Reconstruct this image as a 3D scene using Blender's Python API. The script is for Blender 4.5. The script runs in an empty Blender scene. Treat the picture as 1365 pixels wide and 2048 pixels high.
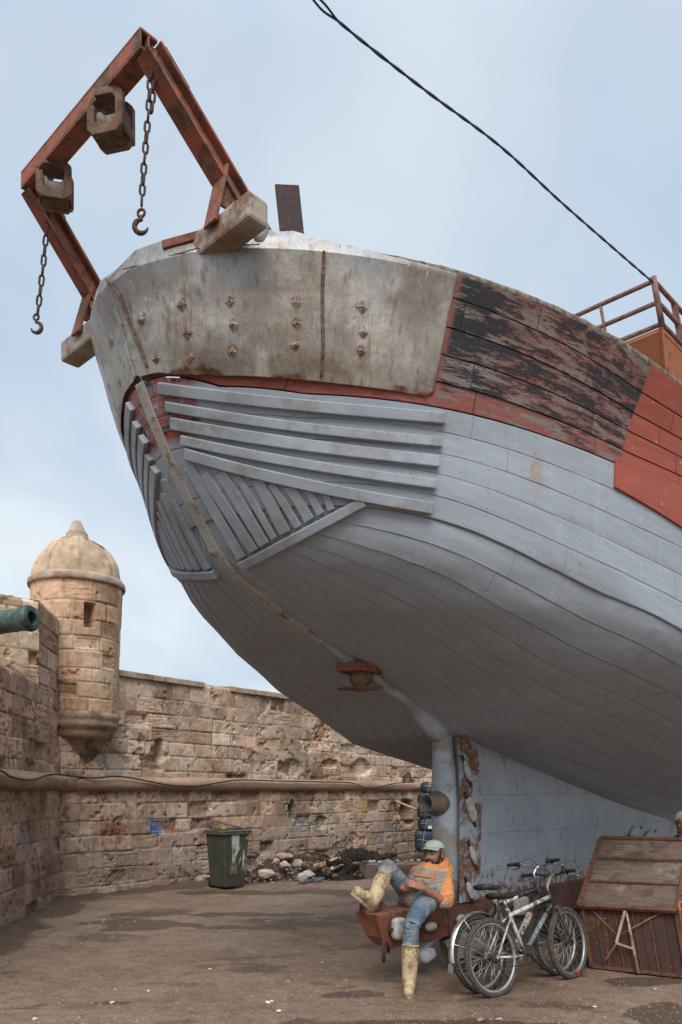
import bpy, bmesh, math, random
import numpy as np
from mathutils import Vector, Matrix, Quaternion
R = math.radians
random.seed(7)
scn = bpy.context.scene
COL = scn.collection
# ------------------------------------------------------------------ camera
F, CX, HY, CH = 1600.0, 682.5, 1585.0, 1.7          # focal length in photo pixels, centre column, horizon row, eye height
cam_d = bpy.data.cameras.new('camera'); cam = bpy.data.objects.new('camera', cam_d); COL.objects.link(cam)
cam.location = (0, 0, CH); cam.rotation_euler = (R(90), 0, 0)
cam_d.sensor_fit = 'VERTICAL'; cam_d.sensor_height = 36; cam_d.lens = F/2048*36
cam_d.shift_y = (HY-1024)/2048; cam_d.clip_start = .05; cam_d.clip_end = 3000
scn.camera = cam
# ------------------------------------------------------------------ exposure, sky, sun
scn.view_settings.view_transform = 'Standard'; scn.view_settings.look = 'None'
scn.view_settings.exposure = 0.92; scn.view_settings.gamma = 1
SUN_EL, SUN_AZ = 46, 184                              # azimuth clockwise from +Y (the way the camera looks)
sd = Vector((math.sin(R(SUN_AZ))*math.cos(R(SUN_EL)), math.cos(R(SUN_AZ))*math.cos(R(SUN_EL)), math.sin(R(SUN_EL))))
sun_d = bpy.data.lights.new('sun', 'SUN'); sun = bpy.data.objects.new('sun', sun_d); COL.objects.link(sun)
sun_d.energy = 1.5; sun_d.angle = R(30); sun_d.color = (1, .95, .88)
sun.rotation_euler = sd.to_track_quat('Z', 'Y').to_euler(); sun.location = (0, -5, 20)
world = bpy.data.worlds.new('World'); scn.world = world; world.use_nodes = True
def build_world():
    nt = world.node_tree; N = nt.nodes; L = nt.links; N.clear()
    def node(t, **k):
        n = N.new(t)
        for a, b in k.items(): setattr(n, a, b)
        return n
    def math_(op, a, b=0.0, c=None, clamp=False):
        n = node('ShaderNodeMath', operation=op, use_clamp=clamp)
        for i, x in enumerate((a, b, c)):
            if x is None: continue
            if hasattr(x, 'node'): L.new(x, n.inputs[i])
            else: n.inputs[i].default_value = x
        return n.outputs[0]
    tc = node('ShaderNodeTexCoord'); sep = node('ShaderNodeSeparateXYZ'); L.new(tc.outputs['Generated'], sep.inputs[0])
    sky = node('ShaderNodeTexSky', sky_type='NISHITA', sun_disc=False, sun_elevation=R(SUN_EL), sun_rotation=R(SUN_AZ), dust_density=2.5)
    # cloud deck: direction projected on a flat layer overhead
    zc = math_('MAXIMUM', sep.outputs[2], .06)
    comb = node('ShaderNodeCombineXYZ')
    L.new(math_('DIVIDE', sep.outputs[0], math_('ADD', zc, .35)), comb.inputs[0])
    L.new(math_('DIVIDE', sep.outputs[1], math_('ADD', zc, .35)), comb.inputs[1])
    no = node('ShaderNodeTexNoise'); L.new(comb.outputs[0], no.inputs['Vector'])
    no.inputs['Scale'].default_value = 1.7; no.inputs['Detail'].default_value = 5.5; no.inputs['Roughness'].default_value = .45; no.inputs['Distortion'].default_value = .3
    cl = node('ShaderNodeMapRange', interpolation_type='SMOOTHSTEP'); L.new(no.outputs[0], cl.inputs[0])
    cl.inputs[1].default_value = .33; cl.inputs[2].default_value = .7
    # cloud colour by height above the horizon
    rp = node('ShaderNodeValToRGB'); L.new(math_('MAXIMUM', sep.outputs[2], 0), rp.inputs[0])
    e = rp.color_ramp.elements; e[0].position = 0; e[0].color = (4.1, 4.55, 4.9, 1); e[1].position = .8; e[1].color = (3.4, 3.95, 4.5, 1)
    for p, c in ((.25, (4.15, 4.65, 5.05, 1)), (.45, (3.75, 4.3, 4.8, 1))):
        q = rp.color_ramp.elements.new(p); q.color = c
    hi = node('ShaderNodeMix', data_type='RGBA', blend_type='MULTIPLY'); hi.inputs[0].default_value = 1
    L.new(rp.outputs[0], hi.inputs[6])
    tone = node('ShaderNodeMix', data_type='RGBA'); L.new(cl.outputs[0], tone.inputs[0])
    tone.inputs[6].default_value = (.74, .80, .885, 1); tone.inputs[7].default_value = (1.08, 1.05, 1.02, 1)
    L.new(tone.outputs[2], hi.inputs[7])
    # brighter towards the veiled sun, behind the camera and overhead
    vd = node('ShaderNodeVectorMath', operation='DOT_PRODUCT'); L.new(tc.outputs['Generated'], vd.inputs[0]); vd.inputs[1].default_value = tuple(sd)
    gl = node('ShaderNodeMapRange', interpolation_type='SMOOTHSTEP'); L.new(vd.outputs['Value'], gl.inputs[0])
    gl.inputs[1].default_value = .1; gl.inputs[2].default_value = 1.0; gl.inputs[3].default_value = 1; gl.inputs[4].default_value = 1.7
    zen = node('ShaderNodeMapRange', interpolation_type='SMOOTHSTEP'); L.new(sep.outputs[2], zen.inputs[0])      # overcast: the zenith is brightest
    for i, v in ((1, .66), (2, 1.0), (3, 1.0), (4, 2.4)): zen.inputs[i].default_value = v
    low = node('ShaderNodeMapRange', interpolation_type='SMOOTHSTEP'); L.new(math_('ADD', sep.outputs[2], math_('MULTIPLY', sep.outputs[1], .35)), low.inputs[0])   # sky dimmed low down behind the camera, shaped to keep undersides dark
    for i, v in ((1, -.45), (2, .25), (3, .70), (4, 1.0)): low.inputs[i].default_value = v
    sc = node('ShaderNodeVectorMath', operation='SCALE'); L.new(hi.outputs[2], sc.inputs[0]); L.new(math_('MULTIPLY', math_('MULTIPLY', gl.outputs[0], zen.outputs[0]), low.outputs[0]), sc.inputs['Scale'])
    mx = node('ShaderNodeMix', data_type='RGBA'); mx.inputs[0].default_value = .95
    L.new(sky.outputs[0], mx.inputs[6]); L.new(sc.outputs[0], mx.inputs[7])
    bg = node('ShaderNodeBackground'); L.new(mx.outputs[2], bg.inputs[0]); bg.inputs[1].default_value = .1
    out = node('ShaderNodeOutputWorld'); L.new(bg.outputs[0], out.inputs[0])
build_world()
# ------------------------------------------------------------------ numbers
def at(px, py, Y): return Vector(((px-CX)/F*Y, Y, CH+(HY-py)/F*Y))
def gp(px, py): return at(px, py, CH*F/(py-HY))
def lat(ix, iy, seed):
    n = (ix.astype(np.int64)*374761393 + iy.astype(np.int64)*668265263 + seed*974634777) & 0xffffffff
    n = ((n ^ (n >> 13))*1274126177) & 0xffffffff
    n = ((n ^ (n >> 16))*2246822519) & 0xffffffff
    return ((n ^ (n >> 15)) & 0xffff)/65535.0
def vnoise(x, y, seed=0):
    x = np.asarray(x, float); y = np.asarray(y, float)
    ix = np.floor(x); iy = np.floor(y); fx = x-ix; fy = y-iy
    fx = fx*fx*(3-2*fx); fy = fy*fy*(3-2*fy)
    a = lat(ix, iy, seed); b = lat(ix+1, iy, seed); c = lat(ix, iy+1, seed); d = lat(ix+1, iy+1, seed)
    return (a*(1-fx)+b*fx)*(1-fy)+(c*(1-fx)+d*fx)*fy
def fbm(x, y, o=4, seed=0, g=.5):
    t = 0; a = 1; s = 0
    for i in range(o):
        t = t+a*vnoise(x*2**i, y*2**i, seed+i*17); s += a; a *= g
    return t/s
def sst(a, b, x):
    t = np.clip((x-a)/(b-a), 0, 1); return t*t*(3-2*t)
# ------------------------------------------------------------------ materials
def issock(x): return hasattr(x, 'is_linked')
class G:
    def __init__(s, name):
        s.m = bpy.data.materials.new(name); s.m.use_nodes = True; s.t = s.m.node_tree; s.t.nodes.clear()
        s.o = s.t.nodes.new('ShaderNodeOutputMaterial'); s.b = s.t.nodes.new('ShaderNodeBsdfPrincipled'); s.t.links.new(s.b.outputs[0], s.o.inputs[0])
    def set(s, sock, x):
        if issock(x): s.t.links.new(x, sock)
        elif isinstance(x, (tuple, list)):
            sock.default_value = tuple(x)+((1,) if len(sock.default_value) == 4 and len(x) == 3 else ())
        else: sock.default_value = x
    def node(s, t, ins=(), out=0, **k):
        n = s.t.nodes.new(t)
        for a, b in k.items(): setattr(n, a, b)
        for a, b in dict(ins).items(): s.set(n.inputs[a], b)
        return n.outputs[out]
    def math(s, op, a, b=0.0, c=0.0, clamp=False): return s.node('ShaderNodeMath', {0: a, 1: b, 2: c}, operation=op, use_clamp=clamp)
    def add(s, a, b): return s.math('ADD', a, b)
    def mul(s, a, b, clamp=False): return s.math('MULTIPLY', a, b, clamp=clamp)
    def sub(s, a, b): return s.math('SUBTRACT', a, b)
    def noise(s, vec, scale, detail=4, rough=.55, dist=0.0, out=0):
        return s.node('ShaderNodeTexNoise', {'Vector': vec, 'Scale': scale, 'Detail': detail, 'Roughness': rough, 'Distortion': dist}, out)
    def vor(s, vec, scale, out=0, feature='F1'): return s.node('ShaderNodeTexVoronoi', {'Vector': vec, 'Scale': scale}, out, feature=feature)
    def white(s, vec, out=0): return s.node('ShaderNodeTexWhiteNoise', {'Vector': vec}, out, noise_dimensions='3D')
    def mr(s, f, a, b, c=0.0, d=1.0, smooth=True):
        return s.node('ShaderNodeMapRange', {0: f, 1: a, 2: b, 3: c, 4: d}, interpolation_type='SMOOTHSTEP' if smooth else 'LINEAR')
    def mix(s, f, a, b, blend='MIX'): return s.node('ShaderNodeMix', {0: f, 6: a, 7: b}, 2, data_type='RGBA', blend_type=blend)
    def ramp(s, f, stops):
        n = s.t.nodes.new('ShaderNodeValToRGB'); s.set(n.inputs[0], f); e = n.color_ramp.elements
        for i, (p, c) in enumerate(stops):
            q = e[i] if i < 2 else e.new(p)
            q.position = p; q.color = tuple(c)+(1,)
        return n.outputs[0]
    def obj(s): return s.node('ShaderNodeTexCoord', out=3)
    def uv(s): return s.node('ShaderNodeTexCoord', out=2)
    def attr(s, n, out=0): return s.node('ShaderNodeAttribute', out=out, attribute_name=n)
    def sep(s, v):
        n = s.t.nodes.new('ShaderNodeSeparateXYZ'); s.set(n.inputs[0], v); return n.outputs
    def comb(s, x, y, z=0.0): return s.node('ShaderNodeCombineXYZ', {0: x, 1: y, 2: z})
    def scale(s, v, x, y, z): return s.node('ShaderNodeVectorMath', {0: v, 1: (x, y, z)}, operation='MULTIPLY')
    def dist(s, v, p): return s.node('ShaderNodeVectorMath', {0: v, 1: p}, 1, operation='DISTANCE')
    def bump(s, h, strength=.3, dist=.02, normal=None):
        i = {'Strength': strength, 'Distance': dist, 'Height': h}
        if normal is not None: i['Normal'] = normal
        return s.node('ShaderNodeBump', i)
    def out(s, col, rough=.8, metal=0.0, normal=None, spec=.3):
        s.set(s.b.inputs['Base Color'], col); s.set(s.b.inputs['Roughness'], rough); s.set(s.b.inputs['Metallic'], metal)
        s.b.inputs['Specular IOR Level'].default_value = spec
        if normal is not None: s.set(s.b.inputs['Normal'], normal)
        return s.m
def plain(name, col, col2=None, sc=6.0, rough=.7, metal=0.0, bump=.2, bd=.01, spec=.3, dirt=None, dsc=2.0, lo=.35, hi=.65):
    g = G(name); o = g.obj(); n = g.noise(o, sc, 6, .65)
    col2 = col2 or tuple(c*.6 for c in col)
    c = g.mix(g.mr(n, lo, hi), col, col2)
    if dirt: c = g.mix(g.mr(g.noise(o, dsc, 8, .7), .5, .62), c, dirt)
    return g.out(c, rough, metal, g.bump(g.noise(o, sc*5, 5, .7), bump, bd), spec)
def rusty(name, paint, rust=(.16, .065, .035), dark=(.05, .025, .018), amount=.5, sc=5.0, rough=.8):
    g = G(name); o = g.obj(); n = g.noise(o, sc, 9, .72, .4); n2 = g.noise(o, sc*4, 6, .7)
    r = g.mix(g.mr(n2, .35, .65), rust, dark)
    c = g.mix(g.mr(n, 1-amount-.06, 1-amount+.06), paint, r)
    c = g.mix(g.mul(g.mr(g.noise(o, sc*11, 3, .6), .6, .7), .35), c, tuple(min(1, x*2.4+.05) for x in rust))
    return g.out(c, rough, 0.0, g.bump(g.add(n, g.mul(n2, .6)), .5, .012), .25)
# ------------------------------------------------------------------ meshes
ID3 = np.eye(3)
class MB:
    """Collects shapes; build() links them as one mesh object."""
    def __init__(s, T=None): s.v = []; s.f = []; s.n = 0; s.T = T; s.uv = []; s.sm = []
    def add(s, verts, faces, smooth=True):
        if s.T: verts = [s.T(*p) for p in verts]
        s.v += [tuple(map(float, p)) for p in verts]; s.f += [tuple(i+s.n for i in f) for f in faces]; s.sm += [smooth]*len(faces); s.n += len(verts); return s
    def box(s, x0, x1, y0, y1, z0, z1):
        v = [(x, y, z) for x in (x0, x1) for y in (y0, y1) for z in (z0, z1)]
        return s.add(v, [(0, 1, 3, 2), (4, 6, 7, 5), (0, 4, 5, 1), (2, 3, 7, 6), (0, 2, 6, 4), (1, 5, 7, 3)], False)
    def hexa(s, v): # 4 bottom, 4 top
        return s.add(v, [(3, 2, 1, 0), (4, 5, 6, 7), (0, 1, 5, 4), (1, 2, 6, 5), (2, 3, 7, 6), (3, 0, 4, 7)], False)
    def beam(s, p0, p1, w, h, up=(0, 0, 1), w1=None, h1=None):
        p0 = Vector(p0); p1 = Vector(p1); d = (p1-p0).normalized(); x = d.cross(Vector(up)).normalized(); y = x.cross(d)
        w1 = w if w1 is None else w1; h1 = h if h1 is None else h1
        q = []
        for p, a, b in ((p0, w, h), (p1, w1, h1)):
            q += [p-x*a/2-y*b/2, p+x*a/2-y*b/2, p+x*a/2+y*b/2, p-x*a/2+y*b/2]
        return s.add(q, [(3, 2, 1, 0), (4, 5, 6, 7), (0, 1, 5, 4), (1, 2, 6, 5), (2, 3, 7, 6), (3, 0, 4, 7)], False)
    def tube(s, pts, r, n=10, closed=False, cap=True, flat=1.0, up=None):
        pts = [Vector(p) for p in pts]; m = len(pts)
        rs = r if isinstance(r, (list, tuple)) else [r]*m
        V = []; prev = None
        for i, p in enumerate(pts):
            if closed: t = pts[(i+1) % m]-pts[i-1]
            else: t = pts[min(i+1, m-1)]-pts[max(i-1, 0)]
            t.normalize()
            if prev is None:
                a = Vector(up) if up else (Vector((0, 0, 1)) if abs(t.z) < .9 else Vector((1, 0, 0)))
            else: a = prev
            x = (a-t*a.dot(t)).normalized(); prev = x; y = t.cross(x)
            for k in range(n):
                w = 2*math.pi*k/n; V.append(p+(x*math.cos(w)+y*math.sin(w)*flat)*rs[i])
        Fc = []
        for i in range(m if closed else m-1):
            for k in range(n):
                a = i*n+k; b = i*n+(k+1) % n; j = ((i+1) % m)*n
                Fc.append((a, b, j+(k+1) % n, j+k))
        if cap and not closed: Fc += [tuple(range(n))[::-1], tuple((m-1)*n+k for k in range(n))]
        return s.add(V, Fc)
    def lathe(s, p, axis, prof, n=24, cap=True):
        p = Vector(p); ax = Vector(axis).normalized(); a = Vector((0, 0, 1)) if abs(ax.z) < .9 else Vector((1, 0, 0))
        x = (a-ax*a.dot(ax)).normalized(); y = ax.cross(x); V = []; Fc = []
        for t, r in prof:
            for k in range(n):
                w = 2*math.pi*k/n; V.append(p+ax*t+(x*math.cos(w)+y*math.sin(w))*r)
        for i in range(len(prof)-1):
            for k in range(n): Fc.append((i*n+k, i*n+(k+1) % n, (i+1)*n+(k+1) % n, (i+1)*n+k))
        if cap: Fc += [tuple(range(n))[::-1], tuple((len(prof)-1)*n+k for k in range(n))]
        return s.add(V, Fc)
    def prism(s, poly, o, ux, uy, th):
        o = Vector(o); ux = Vector(ux); uy = Vector(uy); nz = ux.cross(uy).normalized(); k = len(poly)
        V = [o+ux*a+uy*b for a, b in poly]+[o+ux*a+uy*b+nz*th for a, b in poly]
        return s.add(V, [tuple(range(k))[::-1], tuple(range(k, 2*k))]+[(i, (i+1) % k, k+(i+1) % k, k+i) for i in range(k)], False)
    def frame(s, outer, inner, o, ux, uy, th):     # ring-shaped plate: outlines with equal point counts
        o = Vector(o); ux = Vector(ux); uy = Vector(uy); nz = ux.cross(uy).normalized(); k = len(outer); V = []
        for z in (0, th):
            for pl in (outer, inner): V += [o+ux*a+uy*b+nz*z for a, b in pl]
        Fc = []
        for i in range(k):
            j = (i+1) % k
            Fc += [(i, k+i, k+j, j), (2*k+i, 2*k+j, 3*k+j, 3*k+i), (i, j, 2*k+j, 2*k+i), (k+i, 3*k+i, 3*k+j, k+j)]
        return s.add(V, Fc, False)
    def torus(s, c, axis, R_, r, n=40, k=10):
        ax = Vector(axis).normalized(); a = Vector((0, 0, 1)) if abs(ax.z) < .9 else Vector((1, 0, 0))
        x = (a-ax*a.dot(ax)).normalized(); y = ax.cross(x); c = Vector(c)
        return s.tube([c+(x*math.cos(2*math.pi*i/n)+y*math.sin(2*math.pi*i/n))*R_ for i in range(n)], r, k, closed=True)
    def ell(s, c, rad, M=None, nu=16, nv=10):
        c = Vector(c); V = []; Fc = []
        for j in range(nv+1):
            ph = math.pi*j/nv
            for i in range(nu):
                t = 2*math.pi*i/nu
                q = Vector((rad[0]*math.sin(ph)*math.cos(t), rad[1]*math.sin(ph)*math.sin(t), rad[2]*math.cos(ph)))
                V.append(c+(M @ q if M else q))
        for j in range(nv):
            for i in range(nu): Fc.append((j*nu+i, (j+1)*nu+i, (j+1)*nu+(i+1) % nu, j*nu+(i+1) % nu))
        return s.add(V, Fc)
    def cap(s, a, b, ra, rb, n=12):                 # tapered capsule
        a = Vector(a); b = Vector(b); d = b-a; L = d.length; pr = []
        for i in range(5): w = math.pi/2*(1-i/4); pr.append((-ra*math.sin(w), max(ra*math.cos(w), .0005)))
        for i in range(5): w = math.pi/2*i/4; pr.append((L+rb*math.sin(w), max(rb*math.cos(w), .0005)))
        return s.lathe(a, d, pr, n)
    def rock(s, c, rad, seed, rz=0.0, sub=2, rough=.35, flat=True):
        bm = bmesh.new(); bmesh.ops.create_icosphere(bm, subdivisions=sub, radius=1)
        rnd = random.Random(seed); pl = [(Vector((rnd.gauss(0, 1), rnd.gauss(0, 1), rnd.gauss(0, 1))).normalized(), rnd.uniform(.55, .9)) for _ in range(9)]
        M = Matrix.Rotation(rz, 3, 'Z'); V = []
        for v in bm.verts:
            q = v.co.copy()
            for nn, d in pl:
                e = q.dot(nn)-d
                if e > 0: q -= nn*e
            q *= 1+rough*.25*(rnd.random()-.5)
            V.append(Vector(c)+M @ Vector((q.x*rad[0], q.y*rad[1], q.z*rad[2])))
        Fc = [tuple(v.index for v in f.verts) for f in bm.faces]; bm.free()
        return s.add(V, Fc, not flat)
    def build(s, name, mat, parent=None, bevel=0.0, seg=2, uv=None, col=None, voxel=0.0, smooth_it=0, sub=0, recalc=True):
        me = bpy.data.meshes.new(name); me.from_pydata(s.v, [], s.f); me.update()
        if recalc:
            bm = bmesh.new(); bm.from_mesh(me); bmesh.ops.recalc_face_normals(bm, faces=bm.faces); bm.to_mesh(me); bm.free()
        me.polygons.foreach_set('use_smooth', s.sm)
        if uv is not None:
            u = me.uv_layers.new(name='plank'); idx = np.zeros(len(me.loops), dtype=np.int32); me.loops.foreach_get('vertex_index', idx)
            u.data.foreach_set('uv', np.asarray(uv, np.float32)[idx].ravel())
        if col is not None:
            a = me.color_attributes.new('tone', 'FLOAT_COLOR', 'POINT'); c = np.ones((len(me.vertices), 4), np.float32); c[:, :3] = col
            a.data.foreach_set('color', c.ravel())
        o = bpy.data.objects.new(name, me); COL.objects.link(o); me.materials.append(mat)
        if parent:
            o.parent = parent; o.matrix_parent_inverse = top_matrix(parent).inverted()
        if voxel:
            m = o.modifiers.new('one_surface', 'REMESH'); m.mode = 'VOXEL'; m.voxel_size = voxel; m.use_smooth_shade = True
            if smooth_it:
                m = o.modifiers.new('soften', 'SMOOTH'); m.factor = .5; m.iterations = smooth_it
        if bevel:
            m = o.modifiers.new('edge', 'BEVEL'); m.width = bevel; m.segments = seg; m.limit_method = 'ANGLE'; m.angle_limit = R(35); m.use_clamp_overlap = True
        if sub:
            m = o.modifiers.new('sub', 'SUBSURF'); m.levels = sub; m.render_levels = sub
        return o
def top_matrix(o):
    m = Matrix.Translation(o.location) if o.rotation_euler[:] == (0, 0, 0) else Matrix.LocRotScale(o.location, o.rotation_euler, None)
    return (top_matrix(o.parent) @ o.matrix_parent_inverse @ m) if o.parent else m
def tag(o, label, cat, group=None, kind=None):
    if label: o['label'] = label
    if cat: o['category'] = cat
    if group: o['group'] = group
    if kind: o['kind'] = kind
    return o
def struct(o): o['kind'] = 'structure'; return o
def thing(name, loc, label, cat, group=None):
    o = bpy.data.objects.new(name, None); o.empty_display_size = .2; COL.objects.link(o); o.location = loc
    return tag(o, label, cat, group)
def text_mesh(txt, size, extrude=.001, shear=0.0, bold=0.0):
    cu = bpy.data.curves.new('lettering', 'FONT'); cu.body = txt; cu.size = size; cu.extrude = extrude; cu.shear = shear; cu.offset = bold
    cu.align_x = 'CENTER'; cu.align_y = 'CENTER'
    o = bpy.data.objects.new('lettering', cu); COL.objects.link(o)
    dg = bpy.context.evaluated_depsgraph_get(); me = bpy.data.meshes.new_from_object(o.evaluated_get(dg))
    V = [v.co.copy() for v in me.vertices]; Fc = [tuple(p.vertices) for p in me.polygons]
    bpy.data.objects.remove(o); bpy.data.curves.remove(cu); bpy.data.meshes.remove(me)
    return V, Fc
# ================================================================== FISHING BOAT (stern towards the camera, bow away to the right)
# boat coordinates: s metres forward of the stern tip, w metres off the centre plane (+ towards the camera), z up; KB scales them to the yard
KB = .84; TH = R(46); CA, SA = math.cos(TH), math.sin(TH)
def bw(s, w, z):
    x = .29+CA*(s-2.95)+SA*w; y = 8.16+SA*(s-2.95)-CA*w
    return Vector((x*KB, y*KB, CH+(z-CH)*KB))
AX = Vector((CA, SA, 0)); NX = Vector((SA, -CA, 0)); UZ = Vector((0, 0, 1))
PROF = np.array([(-.03, 6.2), (-.03, 5.725), (0, 5.64), (.15, 5.3), (.29, 4.9), (.405, 4.663), (.512, 4.475), (.626, 4.283), (.754, 4.093), (.9, 3.91), (1.008, 3.75), (1.114, 3.649), (1.25, 3.56), (1.493, 3.447), (1.878, 3.284), (2.4, 3.12), (2.767, 2.98), (3.5, 2.73), (3.969, 2.484), (4.19, 2.351), (5.5, 2.06), (7.877, 1.58), (11.18, 1.0), (14, .68), (20, .6)])
TZ = np.arange(.6, 6.01, .15)
TA = np.array([2.073, 2.073, 2.073, 2.073, 2.075, 2.088, 2.134, 2.224, 2.31, 2.313, 2.214, 2.066, 1.922, 1.791, 1.65, 1.478, 1.283, 1.085, 0.907, 0.769, 0.677, 0.627, 0.597, 0.565, 0.521, 0.476, 0.446, 0.44, 0.449, 0.461, 0.469, 0.474, 0.477, 0.479, 0.481, 0.482, 0.482])
TP = np.array([1.121, 1.121, 1.121, 1.121, 1.12, 1.117, 1.103, 1.075, 1.039, 1.005, 0.977, 0.947, 0.907, 0.853, 0.793, 0.733, 0.678, 0.632, 0.598, 0.574, 0.556, 0.542, 0.532, 0.533, 0.545, 0.561, 0.569, 0.562, 0.547, 0.536, 0.536, 0.548, 0.565, 0.581, 0.593, 0.598, 0.6])
TB = np.array([0.185, 0.246, 0.347, 0.478, 0.632, 0.805, 0.989, 1.173, 1.349, 1.517, 1.678, 1.83, 1.971, 2.099, 2.217, 2.326, 2.425, 2.509, 2.582, 2.647, 2.704, 2.752, 2.794, 2.832, 2.868, 2.899, 2.925, 2.946, 2.963, 2.98, 2.996, 3.012, 3.027, 3.038, 3.046, 3.049, 3.05])
def s0(z): return np.interp(z, PROF[::-1, 1], PROF[::-1, 0])
def zprof(s): return np.interp(s, PROF[1:, 0], PROF[1:, 1])
def W(s, z, side=1):
    d = np.maximum(s-s0(z), 0); b = np.interp(z, TZ, TB)
    w = b*np.tanh(np.exp(np.interp(z, TZ, TA))*d**np.interp(z, TZ, TP)/b)*np.clip(1-np.maximum(s-12.5, 0)/7.5, 0, 1)**.6
    if side > 0:        # she lists a little away from the camera: the near bilge shows rounder
        h = np.clip((z-zprof(s))/1.05, 0, 1); g = .16+.84*np.sin(h*math.pi/2)**.95; w = w*(1-sst(2.0, 6.0, s)*(1-g))
    return w
def hullp(s, z, off=0.0, side=1):
    s = np.asarray(s, float); z = np.asarray(z, float)+0*s; e = .01; w = W(s, z, side)
    s1 = np.maximum(s, s0(z)+.01)
    gs = (W(s1+e, z, side)-W(np.maximum(s1-e, s0(z)), z, side))/(2*e); gz = (W(s1, z+e, side)-W(s1, z-e, side))/(2*e)
    gs = np.clip(gs, -3, 3); gz = np.clip(gz, -3, 3); L = np.sqrt(1+gs*gs+gz*gz)
    S = s-off*gs/L; Wd = np.maximum(w+off/L, 0)*side; Z = z-off*gz/L
    return S, Wd, Z
def toworld(S, Wd, Z):
    x = .29+CA*(S-2.95)+SA*Wd; y = 8.16+SA*(S-2.95)-CA*Wd
    return np.stack([x*KB, y*KB, CH+(Z-CH)*KB], -1)
def hp(s, z, off=0.0, side=1): return Vector(toworld(*hullp(s, z, off, side)).tolist())
def smooth_curve(xs, ys, sig):
    x = np.linspace(-2, 22, 2401); y = np.interp(x, xs, ys); k = np.exp(-.5*(np.arange(-300, 301)*.01/sig)**2); k /= k.sum()
    y = np.convolve(np.pad(y, 300, mode='reflect', reflect_type='odd'), k, 'valid'); return lambda s: np.interp(s, x, y)
Ez = smooth_curve([.9, 1.48, 1.92, 2.28, 2.68, 3.5, 4.77, 7, 12, 20], [3.95, 3.94, 3.885, 3.78, 3.66, 3.475, 3.253, 3.0, 2.9, 4], .35)
Gz0 = smooth_curve([.97, 1.45, 1.9, 2.7, 3.64, 5, 8, 13, 20], [4.675, 4.675, 4.68, 4.655, 4.61, 4.55, 4.5, 4.7, 5.5], .3)
def Gz(s): return np.maximum(Gz0(s), np.interp(s, [.3, .57, .97, 1.2], [4.89, 4.742, 4.68, 4.6]))
Tz = smooth_curve([0, 1, 2.8, 3.6, 4.5, 7, 13, 20], [5.58, 5.575, 5.565, 5.53, 5.47, 5.4, 5.6, 6.4], .4)
SDENSE = np.linspace(-.03, 6, 3000)
def row_start(zf):
    k = np.argmax(zf(SDENSE) >= zprof(SDENSE)); return float(SDENSE[k])
def grid_mesh(mb, rows, uvs, side):
    """rows: list of (N,3) world arrays"""
    n = len(rows[0]); Fc = []
    for i in range(len(rows)-1):
        for j in range(n-1):
            q = (i*n+j, i*n+j+1, (i+1)*n+j+1, (i+1)*n+j); Fc.append(q if side > 0 else q[::-1])
    mb.add([tuple(p) for r in rows for p in r], Fc); mb.uv += [tuple(u) for r in uvs for u in r]
def strakes(mb, side, zlo, zhi, nk, v0=0, send=20.0, off=0.0, M=110, lap=.005, seed=3, sstart=None):
    rows = []; uvs = []; rnd = random.Random(seed)
    for k in range(nk):
        o = off+rnd.uniform(-lap, lap)
        for f, dz in ((0, -.003), (.03, 0), (.35, .001), (.68, .001), (.97, 0), (1, -.003)):
            if f == 0 and k > 0: continue
            t = (k+f)/nk; zf = lambda s, t=t: zlo(s)*(1-t)+zhi(s)*t
            a = row_start(zf) if sstart is None else sstart
            S = a+(send-a)*np.linspace(0, 1, M)**2.3
            rows.append(toworld(*hullp(S, zf(S), o+dz, side))); uvs.append(np.stack([S, np.full(M, v0+k+f)], -1))
    grid_mesh(mb, rows, uvs, side); return rows
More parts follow.
